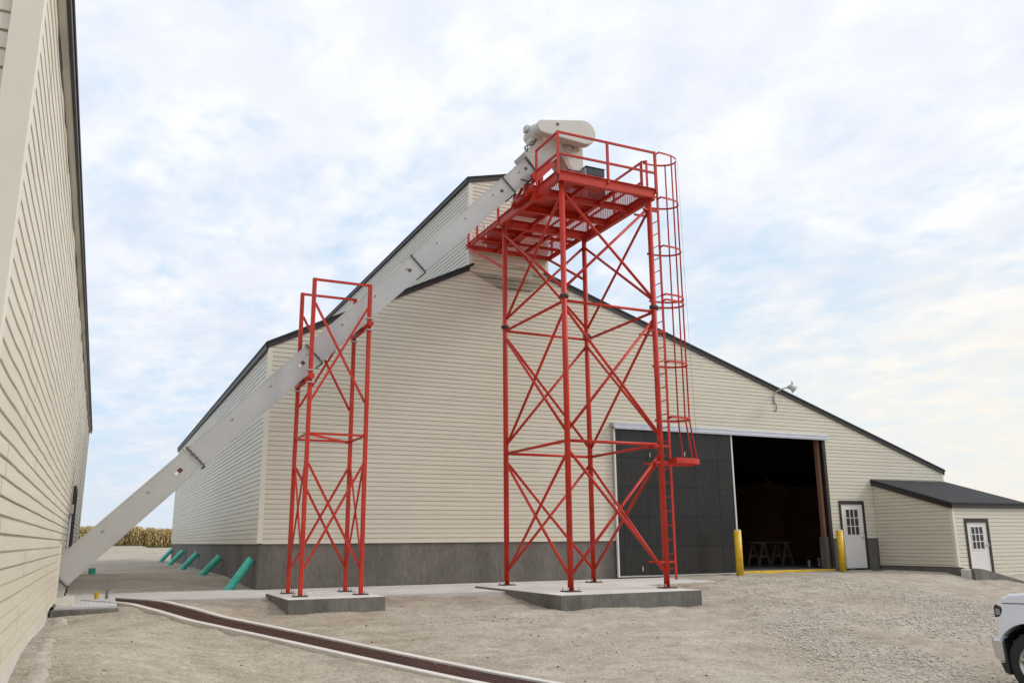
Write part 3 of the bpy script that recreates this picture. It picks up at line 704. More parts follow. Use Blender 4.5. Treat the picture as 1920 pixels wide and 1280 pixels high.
# ------------------------------------------------------------------ big tower
XA, XB, YF, YB = 5.24, 7.64, -5.336, -2.303
ZB, Z1, Z2, ZD, ZT = -.99, 2.05, 5.18, 7.82, 8.09
tw = thing('conveyor_tower', ((XA+XB)/2, (YF+YB)/2, ZB), 'tall red steel tower with mesh platform, railing and caged ladder', 'tower')
legs = {'a': (XA+.06, YB), 'b': (XA+.06, YF), 'c': (XB, YF), 'd': (XB, YB)}
for k_, (x, y) in legs.items():
    q = MB(); q.tube([(x, y, ZB+.02), (x, y, ZD)], .063, 18)
    lg = q.build('leg', M['red'], tw, fix=False)
    q = MB(); q.box(x-.16, x+.16, y-.16, y+.16, ZB, ZB+.02)
    bp = q.build('base_plate', M['dkmetal'], lg)
    q = MB()
    for sx in (-1, 1):
        for sy in (-1, 1): q.tube([(x+sx*.12, y+sy*.12, ZB+.02), (x+sx*.12, y+sy*.12, ZB+.09)], .012, 6)
    q.build('anchor_bolt', M['galv'], lg, fix=False)
    q = MB(); q.tube([(x, y, Z2-.025), (x, y, Z2-.004)], .100, 18); q.tube([(x, y, Z2+.004), (x, y, Z2+.025)], .100, 18)
    for i in range(8):
        t_ = i*math.pi/4; q.tube([(x+.09*math.cos(t_), y+.09*math.sin(t_), Z2-.05), (x+.09*math.cos(t_), y+.09*math.sin(t_), Z2+.05)], .010, 5)
    q.build('flange', M['dkmetal'], lg, fix=False)
def brace(parent, p0, p1, z0_, z1_, r, off, nm='brace'):
    a = Vector((p0[0], p0[1], z0_)); b = Vector((p1[0], p1[1], z1_)); d_ = (b-a).normalized(); h = Vector((p1[0]-p0[0], p1[1]-p0[1], 0)).normalized()
    nrm = Vector((-h.y, h.x, 0))*off
    q = MB(); q.tube([a+d_*.06+nrm, b-d_*.06+nrm], r, 10); return q.build(nm, M['red'], parent, fix=False)
faces = [('b', 'c'), ('a', 'b'), ('a', 'd'), ('d', 'c')]
for a, b in faces:
    pa, pb = legs[a], legs[b]
    for z0_, z1_ in ((-.70, 1.86), (2.24, 4.92), (5.36, 7.62)):
        brace(tw, pa, pb, z0_, z1_, .033, .018); brace(tw, pa, pb, z1_, z0_, .033, -.018)
    for z in (Z1, Z2-.10): brace(tw, pa, pb, z, z, .034, 0, 'strut')
# platform
XAo, XBo, YFo, YWo = XA-.06, XB+.10, YF-.11, -.05
def beam(parent, a, b, h, w_, nm='platform_beam', mt='red'):
    # I-like channel: web plus two flanges
    a = Vector(a); b = Vector(b); d_ = (b-a).normalized(); r = d_.cross(Vector((0, 0, 1))).normalized()
    q = MB(); q.bar(a, b, w_*.35, h-.03); q.bar(a+Vector((0, 0, h/2-.008)), b+Vector((0, 0, h/2-.008)), w_, .016); q.bar(a-Vector((0, 0, h/2-.008)), b-Vector((0, 0, h/2-.008)), w_, .016)
    return q.build(nm, M[mt], parent)
zc = (ZD+ZT)/2-.02
beam(tw, (XAo, YFo, zc), (XBo, YFo, zc), .24, .11); beam(tw, (XAo, YFo+.06, zc), (XAo, YB+.02, zc), .24, .11); beam(tw, (XBo, YFo+.06, zc), (XBo, YB+.12, zc), .24, .11)
beam(tw, (XAo+.06, YB, zc), (XBo-.06, YB, zc), .22, .11)
beam(tw, (XAo, YB+.02, ZT-.10), (XAo, YWo, ZT-.10), .12, .07); beam(tw, (XBo, YB+.12, ZT-.10), (XBo, YWo, ZT-.10), .12, .07); beam(tw, (XAo+.04, YWo-.04, ZT-.10), (XBo-.04, YWo-.04, ZT-.10), .12, .07)
for y in (-4.35, -3.35): beam(tw, (XAo+.06, y, zc+.02), (XBo-.06, y, zc+.02), .16, .08, 'cross_beam')
for y in (-1.55, -.8): beam(tw, (XAo+.04, y, ZT-.08), (XBo-.04, y, ZT-.08), .08, .05, 'cross_beam')
for x in (6.05, 6.85): beam(tw, (x, YFo+.06, zc+.03), (x, YWo-.06, zc+.03), .10, .06, 'cross_beam')
# expanded mesh deck
q = MB(); X0, X1, Y0, Y1 = XAo+.02, XBo-.02, YFo+.02, YWo-.02
L_ = (Y1-Y0)+(X1-X0)*1.6; s = 0
while s < L_:
    for sg in (1, -1):
        # lines y = c + sg*1.6*(x-X0)
        c0_ = Y0+s-(X1-X0)*1.6 if sg == 1 else Y0+s
        pts = []
        for x in (X0, X1):
            y = c0_+sg*1.6*(x-X0)
            pts.append((x, y))
        (xa_, ya_), (xb_, yb_) = pts
        def cl_(xa_, ya_, xb_, yb_):
            for lim, gt in ((Y0, True), (Y1, False)):
                ina = ya_ >= lim if gt else ya_ <= lim; inb = yb_ >= lim if gt else yb_ <= lim
                if not ina and not inb: return None
                if ina != inb:
                    t_ = (lim-ya_)/(yb_-ya_); xm = xa_+(xb_-xa_)*t_
                    if ina: xb_, yb_ = xm, lim
                    else: xa_, ya_ = xm, lim
            return xa_, ya_, xb_, yb_
        c = cl_(xa_, ya_, xb_, yb_)
        if c and (abs(c[0]-c[2]) > .02): q.bar((c[0], c[1], ZT-.012+(.003 if sg > 0 else -.003)), (c[2], c[3], ZT-.012+(.003 if sg > 0 else -.003)), .013, .006)
    s += .085
q.build('mesh_deck', M['redmesh'], tw, fix=False)
# solid deck plates under the machinery
q = MB(); q.box(XAo+.06, XAo+.95, -4.42, -2.6, ZT-.035, ZT-.022); q.box(XAo+.5, XAo+1.5, YF+.35, YF+.62, ZT-.035, ZT-.022); q.box(5.5, 6.45, -1.9, -.35, ZT-.035, ZT-.022); q.box(6.2, 7.1, -4.2, -3.3, ZT-.035, ZT-.022); q.build('deck_plate', M['redmesh'], tw)
# outrigger struts to the wall end
for x, lx in ((XAo, XA+.06), (XBo, XB)):
    q = MB(); q.bar((x, -.15, ZT-.16), (lx, YB+.08, 6.75), .06, .06); q.build('kicker_brace', M['red'], tw)
# railing
rl_ = MB(); rs = .025
def post(x, y, z0_=ZT-.14, z1_=9.0): rl_.bar((x, y, z0_), (x, y, z1_), .05, .05)
yo, xo, xl = YFo-.03, XBo+.03, XAo-.03
for x in (xl, 6.45, xo): post(x, yo)
for z in (8.975, 8.455): rl_.bar((xl-.02, yo, z), (xo+.02, yo, z), .045, .045, )
for z in (8.975, 8.455): rl_.bar((xl, yo+.02, z), (xl, -4.42, z), .045, .045)
post(xl, -4.42, z1_=8.99)
for y in (-4.90, -3.65, -2.3, -1.1, -.25): post(xo, y, z1_=8.99)
for z in (8.965, 8.455): rl_.bar((xo, -4.92, z), (xo, -.1, z), .045, .045)
for y in (-3.2, -2.24, -.86, -.26): post(xl, y, z1_=8.98)
for z in (8.96, 8.455): rl_.bar((xl, -3.2, z), (xl, -.1, z), .04, .04)
rl_.build('railing', M['red'], tw)
# bent support stand carrying the conveyor head
q = MB(); q.bar((5.36, -4.22, ZT), (5.36, -4.22, 8.62), .09, .09); q.bar((5.36, -3.42, ZT), (5.36, -3.42, 8.62), .09, .09); q.bar((5.36, -4.3, 8.60), (5.36, -3.34, 8.60), .09, .06)
q.bar((5.12, -4.30, 8.30), (5.62, -4.30, 8.82), .05, .22); q.bar((4.98, -4.18, 7.9), (5.25, -4.18, 8.42), .07, .07); q.bar((4.98, -3.45, 7.9), (5.25, -3.45, 8.42), .07, .07)
q.box(5.02, 5.34, -4.36, -3.3, 7.95, 8.06); q.prism([(5.0, 7.72), (5.34, 7.72), (5.52, 8.02), (5.16, 8.12)], 'y', -4.42, -4.36)
q.build('conveyor_bracket', M['red'], tw)
# ladder
lx_, ln, lf = XB+.235, YF-.02, YF+.36
ld = MB()
for y in (ln, lf): ld.bar((lx_, y, -.82), (lx_, y, 9.02), .055, .018, up=(0, 1, 0))
ladder = ld.build('ladder', M['red'], tw)
z = -.6; 
while z < 8.2:
    q = MB(); q.tube([(lx_, ln+.005, z), (lx_, lf-.005, z)], .0125, 6); q.build('rung', M['red'], ladder, fix=False); z += .305
q = MB()
for z in (-.45, 1.66, 2.02, 4.62, 7.55, 8.02):
    q.bar((lx_, ln, z), (XB-.18, ln, z), .05, .05)
    q.bar((lx_, lf, z), (XB-.18, lf, z), .04, .04)
q.bar((lx_, ln, 8.96), (xo, yo+.02, 8.96), .03, .03); q.bar((lx_, lf, 8.99), (xo, -4.92, 8.99), .03, .03)
q.build('standoff', M['red'], ladder)
cage_root = MB(); cy = (ln+lf)/2; RC = .34
def hoop(z, r, h, ext=.70):
    # stile, round the climber, back to the other stile
    pts = []; hw = .19
    n = 18
    for i in range(n+1):
        t_ = -math.pi/2+math.pi*i/n
        pts.append((lx_+ (ext-r*.0)*0.0 + (ext)*max(0, math.cos(t_))**.75, cy+r*math.sin(t_)))
    q = MB()
    pts = [(lx_, ln)]+pts+[(lx_, lf)]
    for (xa_, ya_), (xb_, yb_) in zip(pts[:-1], pts[1:]):
        if (xa_-xb_)**2+(ya_-yb_)**2 < 1e-6: continue
        q.bar((xa_, ya_, z), (xb_, yb_, z), .010, h)
    return q
bars = MB()
hoops = [(9.0, .33, .045), (7.86, .33, .045), (6.66, .33, .045), (5.49, .33, .045), (5.36, .33, .045), (3.92, .33, .045), (2.66, .33, .05)]
cage = None
for z, r, h in hoops:
    q = hoop(z, r, h)
    o = q.build('cage_hoop', M['red'], ladder)
q = hoop(1.70, .42, .12, .86); q.build('cage_hoop', M['red'], ladder)
for t_ in (-62, -8, 40):
    a = R_(t_); x = lx_+.69*math.cos(a)**.75; y = cy+.32*math.sin(a); x2 = lx_+.85*math.cos(a)**.75; y2 = cy+.41*math.sin(a)
    q = MB(); q.bar((x, y, 9.02), (x, y, 2.66), .045, .010, up=(1, 0, 0)); q.bar((x, y, 2.66), (x2, y2, 1.70), .045, .010, up=(1, 0, 0)); q.build('cage_bar', M['red'], ladder)
q = MB(); q.tube([(lx_+.70, cy-.12, 8.98), (lx_+.735, cy-.12, 5.5), (lx_+.80, cy-.12, 2.3)], .004, 4); q.build('safety_cable', M['wire'], ladder, fix=False)

# ------------------------------------------------------------------ small tower
sx0, sx1, sy0, sy1 = .096, 1.243, -4.40, -3.24
t2 = thing('support_frame', ((sx0+sx1)/2, (sy0+sy1)/2, -.96), 'short narrow red steel frame holding up the middle of the conveyor', 'tower')
CM, CB = 1.013, 3.161
cbz = lambda x: CM*x+CB
fl = {'a': (sx0, sy1), 'b': (sx0, sy0), 'c': (sx1, sy0), 'd': (sx1, sy1)}
for k_, (x, y) in fl.items():
    q = MB(); q.bar((x, y, -.945), (x, y, 5.196), .078, .078); lg = q.build('leg', M['red'], t2, bevel=.01)
    q = MB(); q.box(x-.13, x+.13, y-.13, y+.13, -.96, -.945); q.build('base_plate', M['dkmetal'], lg)
    q = MB(); [q.tube([(x+a*.1, y+b*.1, -.945), (x+a*.1, y+b*.1, -.88)], .010, 6) for a in (-1, 1) for b in (-1, 1)]; q.build('anchor_bolt', M['galv'], lg, fix=False)
def bars2(p, q_, z0_, z1_, off, nm='brace', w_=.046):
    a = Vector((p[0], p[1], z0_)); b = Vector((q_[0], q_[1], z1_)); h = Vector((q_[0]-p[0], q_[1]-p[1], 0)).normalized(); n_ = Vector((-h.y, h.x, 0))*off
    m_ = MB(); m_.bar(a+h*.04+n_, b-h*.04+n_, w_*.6, w_); m_.build(nm, M['red'], t2)
for a, b in (('b', 'c'), ('a', 'd'), ('a', 'b'), ('d', 'c')):
    bars2(fl[a], fl[b], 1.50, -.45, .016); bars2(fl[a], fl[b], -.45, 1.50, -.016)
    bars2(fl[a], fl[b], 2.07, 2.07, 0, 'strut', .045)
for a, b in (('b', 'c'), ('a', 'd')):
    bars2(fl[a], fl[b], 4.68, 2.74, .016); bars2(fl[a], fl[b], 2.74, 4.68, -.016)
    bars2(fl[a], fl[b], 5.17, 5.17, 0, 'strut', .05)
bars2((sx0+.04, sy0), (sx1-.04, sy1), 2.05, 2.05, 0, 'strut', .045)
for x in (sx0, sx1):
    zc_ = cbz(x)-.085
    q = MB(); q.tube([(x, sy0-.15, zc_), (x, sy1+.10, zc_)], .058, 12); cr = q.build('cross_pipe', M['red'], t2, fix=False)
    q = MB()
    for y in (sy0, sy1):
        for dz in (-.11, .13):
            q.bar((x-.07, y-.065, zc_+dz), (x+.07, y-.065, zc_+dz), .015, .02); q.bar((x-.065, y-.065, zc_+dz), (x-.065, y+.065, zc_+dz), .02, .015); q.bar((x+.065, y-.065, zc_+dz), (x+.065, y+.065, zc_+dz), .02, .015)
    q.build('pipe_clamp', M['galv'], cr)

# ------------------------------------------------------------------ conveyor
YC0, YC1 = -4.10, -3.54; TV = .655
cv = thing('grain_conveyor', (-3.8, -3.82, -.8), 'long grey galvanised enclosed conveyor climbing from the left building to the tower top', 'conveyor')
xe = 5.34
def seg(x0, x1):
    # perpendicular end cuts
    dx = TV/(1+CM*CM)*CM
    return [(x0, cbz(x0)), (x1, cbz(x1)), (x1-dx, cbz(x1)+dx/CM), (x0-dx, cbz(x0)+dx/CM)]
js = [-3.79, -1.72, .38, 2.54, 4.74]
q = MB(); sg_ = seg(-3.79, xe); sg_ = [(max(-3.965, x_), z_) for x_, z_ in sg_][:3]+[(-3.965, cbz(-3.965)+TV), (-3.965, cbz(-3.79)+(-3.79+3.965)/CM)]; q.prism(sg_, 'y', YC0, YC1)
for v in (): pass
casing = q.build('casing', M['galv'], cv, bevel=.006)
q = MB(); q.prism([(-3.965, -.86), (-3.83, -.86), (-3.795, cbz(-3.79)-.004), (-3.965, cbz(-3.79)+.165)], 'y', YC0+.012, YC1-.012); q.build('boot', M['galv'], cv)
dxx = TV/(1+CM*CM)*CM; vx, vz = -dxx, dxx/CM
ln_ = Vector((vx, 0, vz)).normalized(); al = Vector((1, 0, CM)).normalized()
for x in js+[5.34]:
    cutz = x < -3.7
    b0 = Vector((x, 0, cbz(x))); a = b0-ln_*.018; b = b0+Vector((vx, 0, vz))+ln_*.03
    if cutz: b = b0+ln_*.20
    q = MB()
    q.bar(Vector((a.x, YC0-.006, a.z)), Vector((b.x, YC0-.006, b.z)), .012, .035, up=(1, 0, 0)) if False else None
    for y in (YC0-.014, YC1+.014):
        q.bar((a.x, y, a.z), (b.x, y, b.z), .024, .018, up=tuple(al))
    q.bar((a.x, YC0-.02, a.z), (a.x, YC1+.02, a.z), .020, .030, up=tuple(ln_))
    if not cutz: q.bar((b.x-ln_.x*.028, YC0-.02, b.z-ln_.z*.028), (b.x-ln_.x*.028, YC1+.02, b.z-ln_.z*.028), .012, .010, up=tuple(ln_))
    for i in range(6):
        p = a+(b-a)*(i+.5)/6; q.tube([(p.x+.016, YC0-.035, p.z+.016), (p.x+.016, YC0-.02, p.z+.016)], .009, 5)
    q.build('flange', M['dkmetal'], casing)
# top and bottom edge lips
q = MB()
for y in (YC0-.006, YC1+.006):
    for o_ in (.012, TV/math.sqrt(1+CM*CM)-.012):
        a = Vector((-3.78+max(0, o_-.2)*.5, y, cbz(-3.78+max(0, o_-.2)*.5)))+ln_*o_; b = Vector((xe, y, cbz(xe)))+ln_*o_; q.bar(a, b, .012, .022, up=tuple(ln_))
q.build('edge_lip', M['galv'], casing)
q = MB()   # bearing bolts on the side
x = -3.1
while x < 5.1:
    p = Vector((x, YC0, cbz(x)))+ln_*.30; q.tube([p, p+Vector((0, -.008, 0))], .020, 8); q.tube([p+Vector((0, -.008, 0)), p+Vector((0, -.02, 0))], .010, 6); x += .68
q.build('bearing_bolt', M['greyp'], casing, fix=False)
for i, (x, z, wht) in enumerate(((-2.13, 1.32, 1), (0.0, 3.50, 1), (2.19, 5.72, 0), (4.40, 7.95, 0), (5.03, 8.63, 0))):
    q = MB(); p = Vector((x, YC0-.004, z)); 
    if i: q.bar(p-al*.035, p+al*.035, .006, .07, up=tuple(ln_))
    else: q.bar(p-al*.04, p+al*.04, .006, .075, up=tuple(ln_))
    st_ = q.build('warning_sticker', M['sticker'], casing)
    if wht: q = MB(); p2 = p-al*.085; q.bar(p2-al*.035, p2+al*.035, .006, .06, up=tuple(ln_)); q.build('white_sticker', M['stickerw'], casing)
# head section
q = MB(); z0_ = cbz(xe)
q.prism([(5.345, z0_-.01), (5.98, 9.16), (6.17, 8.86), (6.30, 8.83), (6.61, 8.83), (6.61, 9.62), (5.90, 9.78), (5.48, 9.60), (4.985, 9.045)], 'y', YC0-.015, YC1+.015)
hd = q.build('head_housing', M['machine'], cv, bevel=.008)
q = MB(); q.prism([(6.02, 9.27), (6.27, 8.86), (6.19, 8.80), (5.94, 9.16)], 'y', YC0-.06, YC0-.016); q.build('inspection_chute', M['tan'], hd)
q = MB(); q.prism([(6.22, 8.83), (6.62, 8.83), (6.55, 8.50), (6.29, 8.50)], 'y', YC0+.04, YC1-.04); q.box(6.18, 6.66, YC0-.02, YC1+.02, 8.84, 8.87); q.box(6.2, 6.64, YC0+.02, YC1-.02, 8.46, 8.50); q.box(6.29, 6.55, YC0+.1, YC1-.1, 8.06, 8.46); q.build('outlet_spout', M['galv'], hd)
q = MB(); q.tube([(6.18, YC0-.015, 9.36), (6.18, YC0-.05, 9.36)], .11, 16); q.tube([(6.18, YC0-.05, 9.36), (6.18, YC0-.10, 9.36)], .05, 12)
for i in range(7): q.tube([(5.72+i*.13, YC0-.015, 9.57-.01*i), (5.72+i*.13, YC0-.04, 9.57-.01*i)], .012, 5)
q.box(6.32, 6.52, YC0-.06, YC0-.015, 9.38, 9.46); q.build('shaft_bearing', M['hood'], hd, fix=False)
q = MB(); q.bar((5.70, YC0-.03, 9.60), (6.60, YC0-.03, 9.53), .03, .03); q.bar((5.45, -4.08, 9.64), (5.02, -4.08, 9.19), .04, .04); q.bar((5.02, -4.08, 9.19), (5.04, -4.08, 9.10), .04, .04); q.build('motor_rail', M['galv'], hd)
q = MB(); q.tube([(5.05, YC0-.02, 9.05), (5.06, YC0-.05, 9.20), (5.22, YC0-.06, 9.26), (5.30, YC0-.04, 9.42), (5.28, YC0, 9.55)], .014, 6); q.tube([(5.35, YC0-.02, 8.55), (5.28, YC0-.06, 8.36), (5.12, YC0-.06, 8.28), (4.9, YC0, 8.34)], .014, 6); q.build('power_cable', M['black'], hd, fix=False)
# belt guard: tapered capsule
def capsule(c0, r0, c1, r1, n=14):
    d_ = math.dist(c0, c1); a = math.asin((r1-r0)/d_); th = math.atan2(c1[1]-c0[1], c1[0]-c0[0]); pts = []
    for i in range(n+1):
        t_ = th+math.pi/2+a+(math.pi-2*a)*i/n; pts.append((c0[0]+r0*math.cos(t_), c0[1]+r0*math.sin(t_)))
    for i in range(n+1):
        t_ = th-math.pi/2-a+(math.pi+2*a)*i/n; pts.append((c1[0]+r1*math.cos(t_), c1[1]+r1*math.sin(t_)))
    return pts
YG0, YG1 = -4.52, -4.30
q = MB(); q.prism(capsule((5.31, 9.60), .168, (6.44, 9.675), .318), 'y', YG0, YG1)
bg_ = q.build('belt_guard', M['hood'], cv, bevel=.025)
q = MB(); q.bar((5.66, YG0-.004, 9.70), (5.71, YG0-.004, 9.75), .006, .07, up=(0, 0, 1)); q.build('guard_sticker', M['sticker'], bg_)
q = MB(); q.box(6.0, 6.5, YG1, YC0-.015, 9.44, 9.54); q.build('guard_bracket', M['machine'], bg_)
mx_, mz_ = 5.33, 9.63
q = MB(); q.tube([(mx_, YG1, mz_), (mx_, YG1+.10, mz_), (mx_, YG1+.12, mz_), (mx_, YG1+.50, mz_), (mx_, YG1+.53, mz_), (mx_, YG1+.60, mz_)], [.12, .15, .19, .19, .175, .16], 22)
mo = q.build('drive_motor', M['machine'], cv, fix=False)
q = MB()
for i in range(16):
    t_ = i*math.pi*2/16; q.box(mx_+.185*math.cos(t_)-.008, mx_+.185*math.cos(t_)+.008, YG1+.15, YG1+.46, mz_+.185*math.sin(t_)-.014, mz_+.185*math.sin(t_)+.014)
q.build('motor_fins', M['hood'], mo)
q = MB(); q.box(mx_-.16, mx_+.16, YG1+.18, YG1+.42, mz_-.24, mz_-.18); q.build('motor_base', M['machine'], mo)
q = MB(); q.box(mx_-.26, mx_-.16, YG1+.22, YG1+.40, mz_+.02, mz_+.16); q.build('junction_box', M['galv'], mo)

# ------------------------------------------------------------------ platform box
q = MB(); q.box(6.56, 7.08, -4.29, -3.75, 8.10, 8.88)
bx_ = thing('transfer_box', (6.8, -4.0, 8.08), 'low black and grey metal housing standing on the mesh platform behind the railing', 'metal box')
q.build('casing', M['galv'], bx_, bevel=.008)
q = MB(); q.box(6.60, 7.085, -4.315, -4.292, 8.70, 8.89); q.build('side_panel', M['black'], bx_)
q = MB(); q.box(6.60, 7.085, -4.315, -4.292, 8.12, 8.65); q.build('side_panel', M['black'], bx_)
q = MB(); q.box(6.55, 7.10, -4.33, -3.74, 8.89, 8.905); q.build('lid', M['black'], bx_)

# ------------------------------------------------------------------ bollards
def bollard(x, y, zt, label):
    t = thing('bollard', (x, y, -1.035), label, 'bollard', 'yellow bollards flanking the barn doorway')
    q = MB(); q.tube([(x, y, -1.035), (x, y, zt-.03)], .105, 24); q.build('post', M['yellow'], t, fix=False)
    q = MB(); q.tube([(x, y, zt-.03), (x, y, zt-.012), (x, y, zt)], [.103, .09, .05], 20); q.build('cap', M['capc'], t, fix=False)
bollard(13.32, -.92, .28, 'yellow bollard at the free edge of the black sliding door')
bollard(17.82, -.42, .27, 'yellow bollard in front of the white entry door frame')

# ------------------------------------------------------------------ teal pipes
zt = [-.36, -.38, -.34, -.30, -.30]
lab = ['teal drain pipe nearest the barn corner, largest of the five leaning ones', 'second teal drain pipe from the barn corner, leaning on the foundation', 'middle one of the five teal drain pipes leaning on the foundation', 'fourth teal drain pipe from the barn corner along the side wall', 'farthest teal drain pipe, at the rear end of the side wall']
for (xb_, y, zb), z1_, l_ in zip(((-.58, .45, -1.10), (-.58, 6.34, -.95), (-.66, 12.75, -1.0), (-.67, 18.57, -.95), (-.62, 25.0, -.95)), zt, lab):
    d_ = Vector((.55, 0, z1_-zb)).normalized()
    q = MB(); q.tube([Vector((xb_, y, zb-.0))-d_*.12, Vector((-.06, y, z1_-.0))], .098, 16, caps=False); q.tube([Vector((-.06, y, z1_)), Vector((-.08, y, z1_-.02))], [.098, .08], 16, caps=False); q.tube([Vector((xb_, y, zb))-d_*.12+Vector((.0, 0, 0)), Vector((-.08, y, z1_-.02))], .08, 12)
    solo(q, 'drain_pipe', M['teal'], l_, 'pipe', 'teal drain pipes leaning on the barn foundation', fix=False)
def stub(x, y, zb, zt_, r, mt, nm, label):
    q = MB(); q.tube([(x, y, zb), (x, y, zt_)], r, 16, caps=False); q.tube([(x, y, zt_), (x, y, zt_-.02)], [r, r*.82], 16, caps=False); q.tube([(x, y, zb), (x, y, zt_-.02)], r*.82, 12)
    solo(q, nm, M[mt], label, 'pipe', fix=False)
stub(-3.45, 9.8, -1.1, -.72, .105, 'teal', 'pipe_stub', 'short teal pipe stub standing in the gravel behind the conveyor')
stub(-3.30, -2.0, -1.04, -.88, .040, 'yellow', 'pipe_stub', 'short yellow pipe stub on the concrete by the cover plate')
stub(-3.12, -2.0, -1.04, -.84, .030, 'greyp', 'pipe_stub', 'short thin grey pipe stub on the concrete by the cover plate')
stub(19.5, 2.25, -.94, -.66, .055, 'galv', 'pipe_sleeve', 'short metal sleeve inside the doorway, taller and next to the pier')
stub(18.55, 1.75, -.94, -.72, .050, 'galv', 'pipe_sleeve', 'short metal sleeve inside the doorway, smaller and farther from the pier')

# ------------------------------------------------------------------ sawhorses & planks inside
def sawhorse(x, y, label):
    t = thing('sawhorse', (x, y, -.935), label, 'sawhorse', 'sawhorses inside the barn doorway')
    q = MB(); q.bar((x, y-.35, -.16), (x, y+.35, -.16), .09, .05); q.build('top_rail', M['wood2'], t)
    for sx in (-1, 1):
        for sy in (-.28, .28):
            q = MB(); q.bar((x+sx*.03, y+sy, -.18), (x+sx*.27, y+sy, -.935), .035, .09, up=(0, 1, 0)); q.build('leg', M['wood2'], t)
    for sy in (-.28, .28):
        q = MB(); q.bar((x-.17, y+sy, -.60), (x+.17, y+sy, -.60), .03, .07); q.build('brace', M['wood2'], t)
sawhorse(18.25, 3.9, 'dark wooden sawhorse under the left end of the plank in the doorway')
sawhorse(19.35, 3.9, 'dark wooden sawhorse under the right end of the plank in the doorway')
q = MB(); q.box(17.9, 19.85, 3.75, 4.05, -.135, -.10); solo(q, 'plank', M['wood2'], 'pale plank lying across the two sawhorses in the doorway', 'plank')

# ------------------------------------------------------------------ yard light
t = thing('yard_light', (15.90, -.03, 4.2), 'galvanised gooseneck yard light on the right slope of the barn gable', 'lamp')
q = MB(); q.tube([(15.90, -.04, 4.28), (15.90, -.05, 4.5), (15.95, -.12, 4.62), (16.08, -.3, 4.70), (16.2, -.46, 4.73)], .022, 8); q.box(15.84, 15.96, -.035, -.022, 4.25, 4.42); q.build('arm', M['galv'], t, fix=False)
q = MB(); q.tube([(16.16, -.42, 4.70), (16.24, -.5, 4.74), (16.27, -.52, 4.80)], [.05, .085, .03], 12); q.tube([(16.27, -.52, 4.80), (16.27, -.52, 4.93)], [.03, .02], 8)
q.build('lamp_housing', M['galv'], t, fix=False)
q = MB(); q.tube([(16.22, -.50, 4.74), (16.33, -.57, 4.62)], [.07, .13], 16, caps=False); q.build('reflector', M['galv'], t, fix=False)
q = MB(); q.tube([(15.9, -.04, 4.28), (15.98, -.05, 4.18), (15.96, -.05, 4.02), (15.88, -.03, 3.98)], .012, 6); q.build('cable', M['black'], t, fix=False)

# ------------------------------------------------------------------ pickup truck
TX, TY, TZ = 7.75, -12.62, -2.03
tk = thing('pickup_truck', (TX+.95, TY-2.9, TZ), 'white pickup truck parked facing the barn at the right edge', 'pickup truck')
def ty(s): return TY-s      # s = distance behind the nose
wr = .52; wc = .61; wz = .42
prof = [(.19, .60), (.15, .74), (.13, .90), (.135, 1.05), (.17, 1.17), (.24, 1.25), (.36, 1.295), (.60, 1.32), (1.0, 1.34), (1.55, 1.36), (5.72, 1.36), (5.75, .60), (5.70, .52)]
def arch(c, r=wr):
    return [(c+r*math.cos(R_(a)), wz+r*math.sin(R_(a))) for a in range(8, 173, 12)]
bot = [(5.70, .52)]+[(4.60+.0+p[0]-0, p[1]) for p in arch(0)]+[(3.9, .42), (1.65, .40)]+[p for p in arch(wc) if p[0] > .17]
poly = prof[:-1]+bot
q = MB(); q.prism([(ty(a), TZ+b) for a, b in poly], 'x', TX, TX+1.98)
body = q.build('body', M['truck'], tk, bevel=.075)
q = MB(); q.bar((TX-.002, ty(.26), TZ+1.175), (TX-.002, ty(1.55), TZ+1.215), .006, .010); q.bar((TX-.002, ty(1.58), TZ+1.21), (TX-.002, ty(1.58), TZ+.5), .006, .010); q.build('panel_gap', M['black'], body)
q = MB(); q.prism([(ty(1.62), TZ+1.34), (ty(2.30), TZ+1.90), (ty(3.80), TZ+1.92), (ty(4.10), TZ+1.34)], 'x', TX+.14, TX+1.84); cab = q.build('cab', M['truck'], tk, bevel=.05)
q = MB(); q.prism([(ty(1.85), TZ+1.42), (ty(2.36), TZ+1.82), (ty(3.70), TZ+1.84), (ty(3.88), TZ+1.42)], 'x', TX+.132, TX+1.848); q.build('window', M['glass'], cab)
q = MB(); q.prism([(ty(4.15), TZ+1.34), (ty(5.68), TZ+1.34), (ty(5.68), TZ+1.372), (ty(4.15), TZ+1.372)], 'x', TX+.1, TX+1.88); q.build('bed_liner', M['black'], tk)
